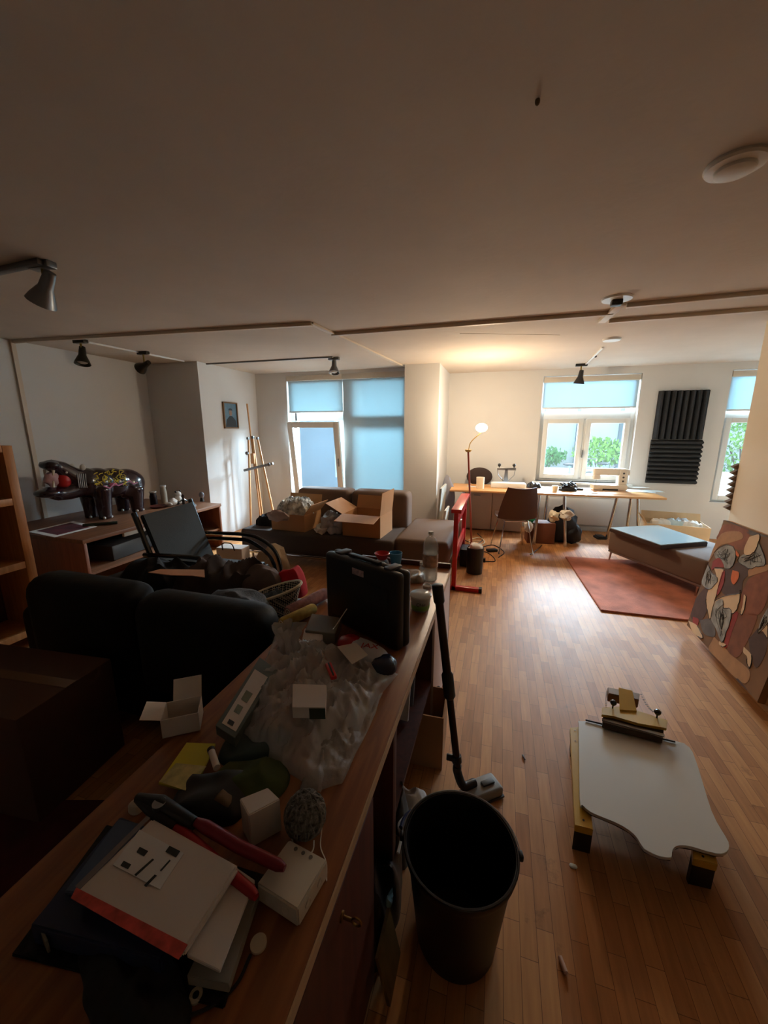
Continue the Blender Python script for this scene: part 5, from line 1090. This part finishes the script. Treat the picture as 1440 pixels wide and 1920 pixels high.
solo('wooden_board', 'thin wooden board leaning between the bucket and the desk', 'board', MB().box((0, 0, .085), (.010, .12, .17), rot=(0, math.radians(-12), 0)), YEL if 0 else wood('olive_board', (110, 86, 46), (130, 102, 58), .6, axis=2), (-.225, .80, .0))
# ================================================================ SCREEN PRINT PLATEN on the floor
BZ = .165
out = [(1085, 1356), (1100, 1352), (1262, 1388), (1285, 1396), (1299, 1410), (1316, 1462), (1334, 1520), (1352, 1555), (1366, 1578), (1366, 1592), (1358, 1600), (1340, 1600), (1300, 1588), (1276, 1584), (1264, 1588), (1260, 1598), (1258, 1608), (1236, 1605), (1208, 1592), (1196, 1572), (1180, 1556), (1150, 1540), (1108, 1523), (1092, 1508), (1087, 1495)]
P, c_ = pxpoly(out, BZ)
t = thing('print_press', 'screen printing platen with white board and mustard steel arms standing on the floor', 'press', (c_.x, c_.y, 0))
TL = lambda x, y, z: atz(x, y, z)-t.location
bd = MB().prism([Vector((p.x, p.y, BZ-.012)) for p in smoothpath(P+[P[0]], 2)[:-1]], (0, 0, .012), .0012).obj('platen_board', M('white_platen_laminate', (214, 210, 202), .35), t)
MB().prism([Vector((p.x*.992, p.y*.992, BZ-.0165)) for p in P], (0, 0, .004)).obj('board_edge_core', M('dark_board_edge', (60, 38, 28), .6), t)
def railp(pxs, z, th, nm, mat): return MB().prism([TL(x, y, z)-Vector((0, 0, th)) for x, y in pxs], (0, 0, th), .002).obj(nm, mat, t)
railp([(1069, 1364), (1092, 1362), (1112, 1556), (1078, 1547)], BZ-.02, .03, 'steel_arm', YEL)
railp([(1290, 1460), (1310, 1465), (1346, 1622), (1300, 1610)], BZ-.02, .03, 'steel_arm', YEL)
railp([(1100, 1400), (1300, 1450), (1300, 1475), (1100, 1425)], BZ-.02, .03, 'cross_arm', YEL)
for q in ([(1080, 1530), (1108, 1536), (1112, 1556), (1078, 1547)], [(1296, 1600), (1338, 1606), (1344, 1620), (1300, 1610)], [(1072, 1368), (1090, 1367), (1092, 1380), (1073, 1382)], [(1285, 1440), (1303, 1444), (1307, 1458), (1288, 1455)]):
    Q = [TL(x, y, BZ-.05) for x, y in q]; MB().prism([Vector((v.x, v.y, 0)) for v in Q], (0, 0, BZ-.0505)).obj('foot', M('rail_end_shade_block', (30, 24, 22), .5), t)  # dark blocks prop the rails and stand in for shade under their ends
for x, y in ((1094, 1538), (1318, 1606), (1078, 1370), (1079, 1390)): MB().lathe([(0, 0), (.004, 0), (.004, .002), (0, .002)], c=TL(x, y, BZ-.02), n=12).obj('screw', CHROME if y < 1500 else BLK, t)
MB().tube([TL(1098, 1350, BZ+.006), TL(1266, 1391, BZ+.006)], .004, 8).obj('rod', BLK, t)
hz_ = BZ+.055
MB().prism([TL(x, y, hz_)-Vector((0, 0, .014)) for x, y in [(1129, 1326), (1160, 1324), (1200, 1334), (1252, 1350), (1250, 1366), (1195, 1356), (1150, 1342), (1128, 1340)]], (0, 0, .014), .002).obj('clamp_plate', YEL, t)
MB().prism([TL(x, y, hz_-.018)-Vector((0, 0, .032)) for x, y in [(1131, 1340), (1245, 1366), (1243, 1384), (1130, 1355)]], (0, 0, .032), .003).obj('clamp_jaw', M('dark_brown_jaw', (62, 44, 26), .5), t)
MB().prism([TL(x, y, hz_-.016)-Vector((0, 0, .006)) for x, y in [(1129, 1346), (1246, 1376), (1246, 1381), (1129, 1350)]], (0, 0, .006)).obj('steel_strip', STEEL, t)
MB().prism([TL(1162, 1334, hz_), TL(1194, 1336, hz_), TL(1186, 1298, hz_+.028), TL(1160, 1292, hz_+.028)], (0, .004, .007), .001).obj('tension_bracket', YEL, t)
MB().prism([TL(x, y, hz_+.012)-Vector((0, 0, .05)) for x, y in [(1139, 1288), (1200, 1300), (1198, 1312), (1141, 1300)]], (0, 0, .05), .003).obj('rear_bracket', M('bronze_brown_steel', (110, 74, 34), .4, .4), t)
for x, y in ((1150, 1318), (1233, 1336)):
    k_ = TL(x, y, hz_+.030); MB().tube([k_-Vector((0, 0, .030)), k_-Vector((0, 0, .012))], .0035, 8).obj('knob_stem', BLK, t)
    MB().lathe([(0, -.012), (.010, -.010), (.0155, 0), (.0145, .008), (.008, .014), (0, .015)], c=k_, n=22).obj('clamp_knob', BLKG, t)
ch = MB(); a_, b2 = TL(1202, 1302, hz_+.02), TL(1224, 1334, hz_+.012)
for k in range(9): q_ = a_.lerp(b2, k/8)-Vector((0, 0, .010*math.sin(PI*k/8))); ch.tube([q_+Vector((math.cos(a*PI/4)*.004, math.sin(a*PI/4)*.0028*(k % 2), math.sin(a*PI/4)*.0028*((k+1) % 2))) for a in range(8)], .0009, 5, True)
ch.obj('chain', STEEL, t)
ch = MB(); sp_ = [TL(1138, 1296, hz_+.01).lerp(TL(1136, 1326, hz_), k/40)+Vector((math.cos(k*1.6)*.005, 0, math.sin(k*1.6)*.005)) for k in range(41)]; ch.tube(sp_, .0009, 5).obj('spring', STEEL, t)
# crumbs on floor
solo('wood_chip', 'small dark chip on the parquet left of the platen', 'chip', MB().box((0, 0, .004), (.008, .03, .006), bev=.002), M('dark_chip', (60, 36, 24), .6), atz(982, 1421, .001), .3)
solo('cork_plug', 'small pink and white plug lying on the parquet near the bottom', 'plug', MB().tube([(0, -.018, .007), (0, .018, .007)], .007, 12), M('pink_white_plastic', (216, 180, 164), .5), atz(1055, 1812, .001), .35)
solo('paper_scrap', 'tiny white scrap on the parquet right of the bucket', 'scrap', MB().heap(.028, .018, .006, 3, 8), WPAP, atz(1075, 1624, .001))

# ---------------- repeats carry one group phrase
GR = {'spotlight': 'ceiling spotlights', 'light_rail': 'ceiling light rails', 'roller_blind': 'roller blinds at the windows', 'paper_sheet': 'loose sheets on the work table',
      'leafy_shrub': 'shrubs outside the windows', 'parked_bicycle': 'bicycles parked outside', 'acoustic_panel': 'foam panels on the far wall', 'cardboard_box': 'open cardboard boxes',
      'paper_bundle': 'papers in the tan carton', 'document_folder': 'folders in the desk compartment', 'rolled_textile': 'rolled textiles on the desk', 'disc': 'small discs on the desk',
      'plush_figure': 'figurines on the sideboard', 'clothes_heap': 'clothes on the leather sofa', 'leaning_canvas': 'canvases leaning by the pillar', 'wood_scrap': 'scraps in the bucket',
      'dark_cloth': 'dark cloths on the grey couch', 'ceiling_hook': 'plugs in the ceiling'}
for o in list(COL.objects):
    b_ = o.name.split('.')[0]
    if o.parent is None and b_ in GR and 'kind' not in o: o['group'] = GR[b_]
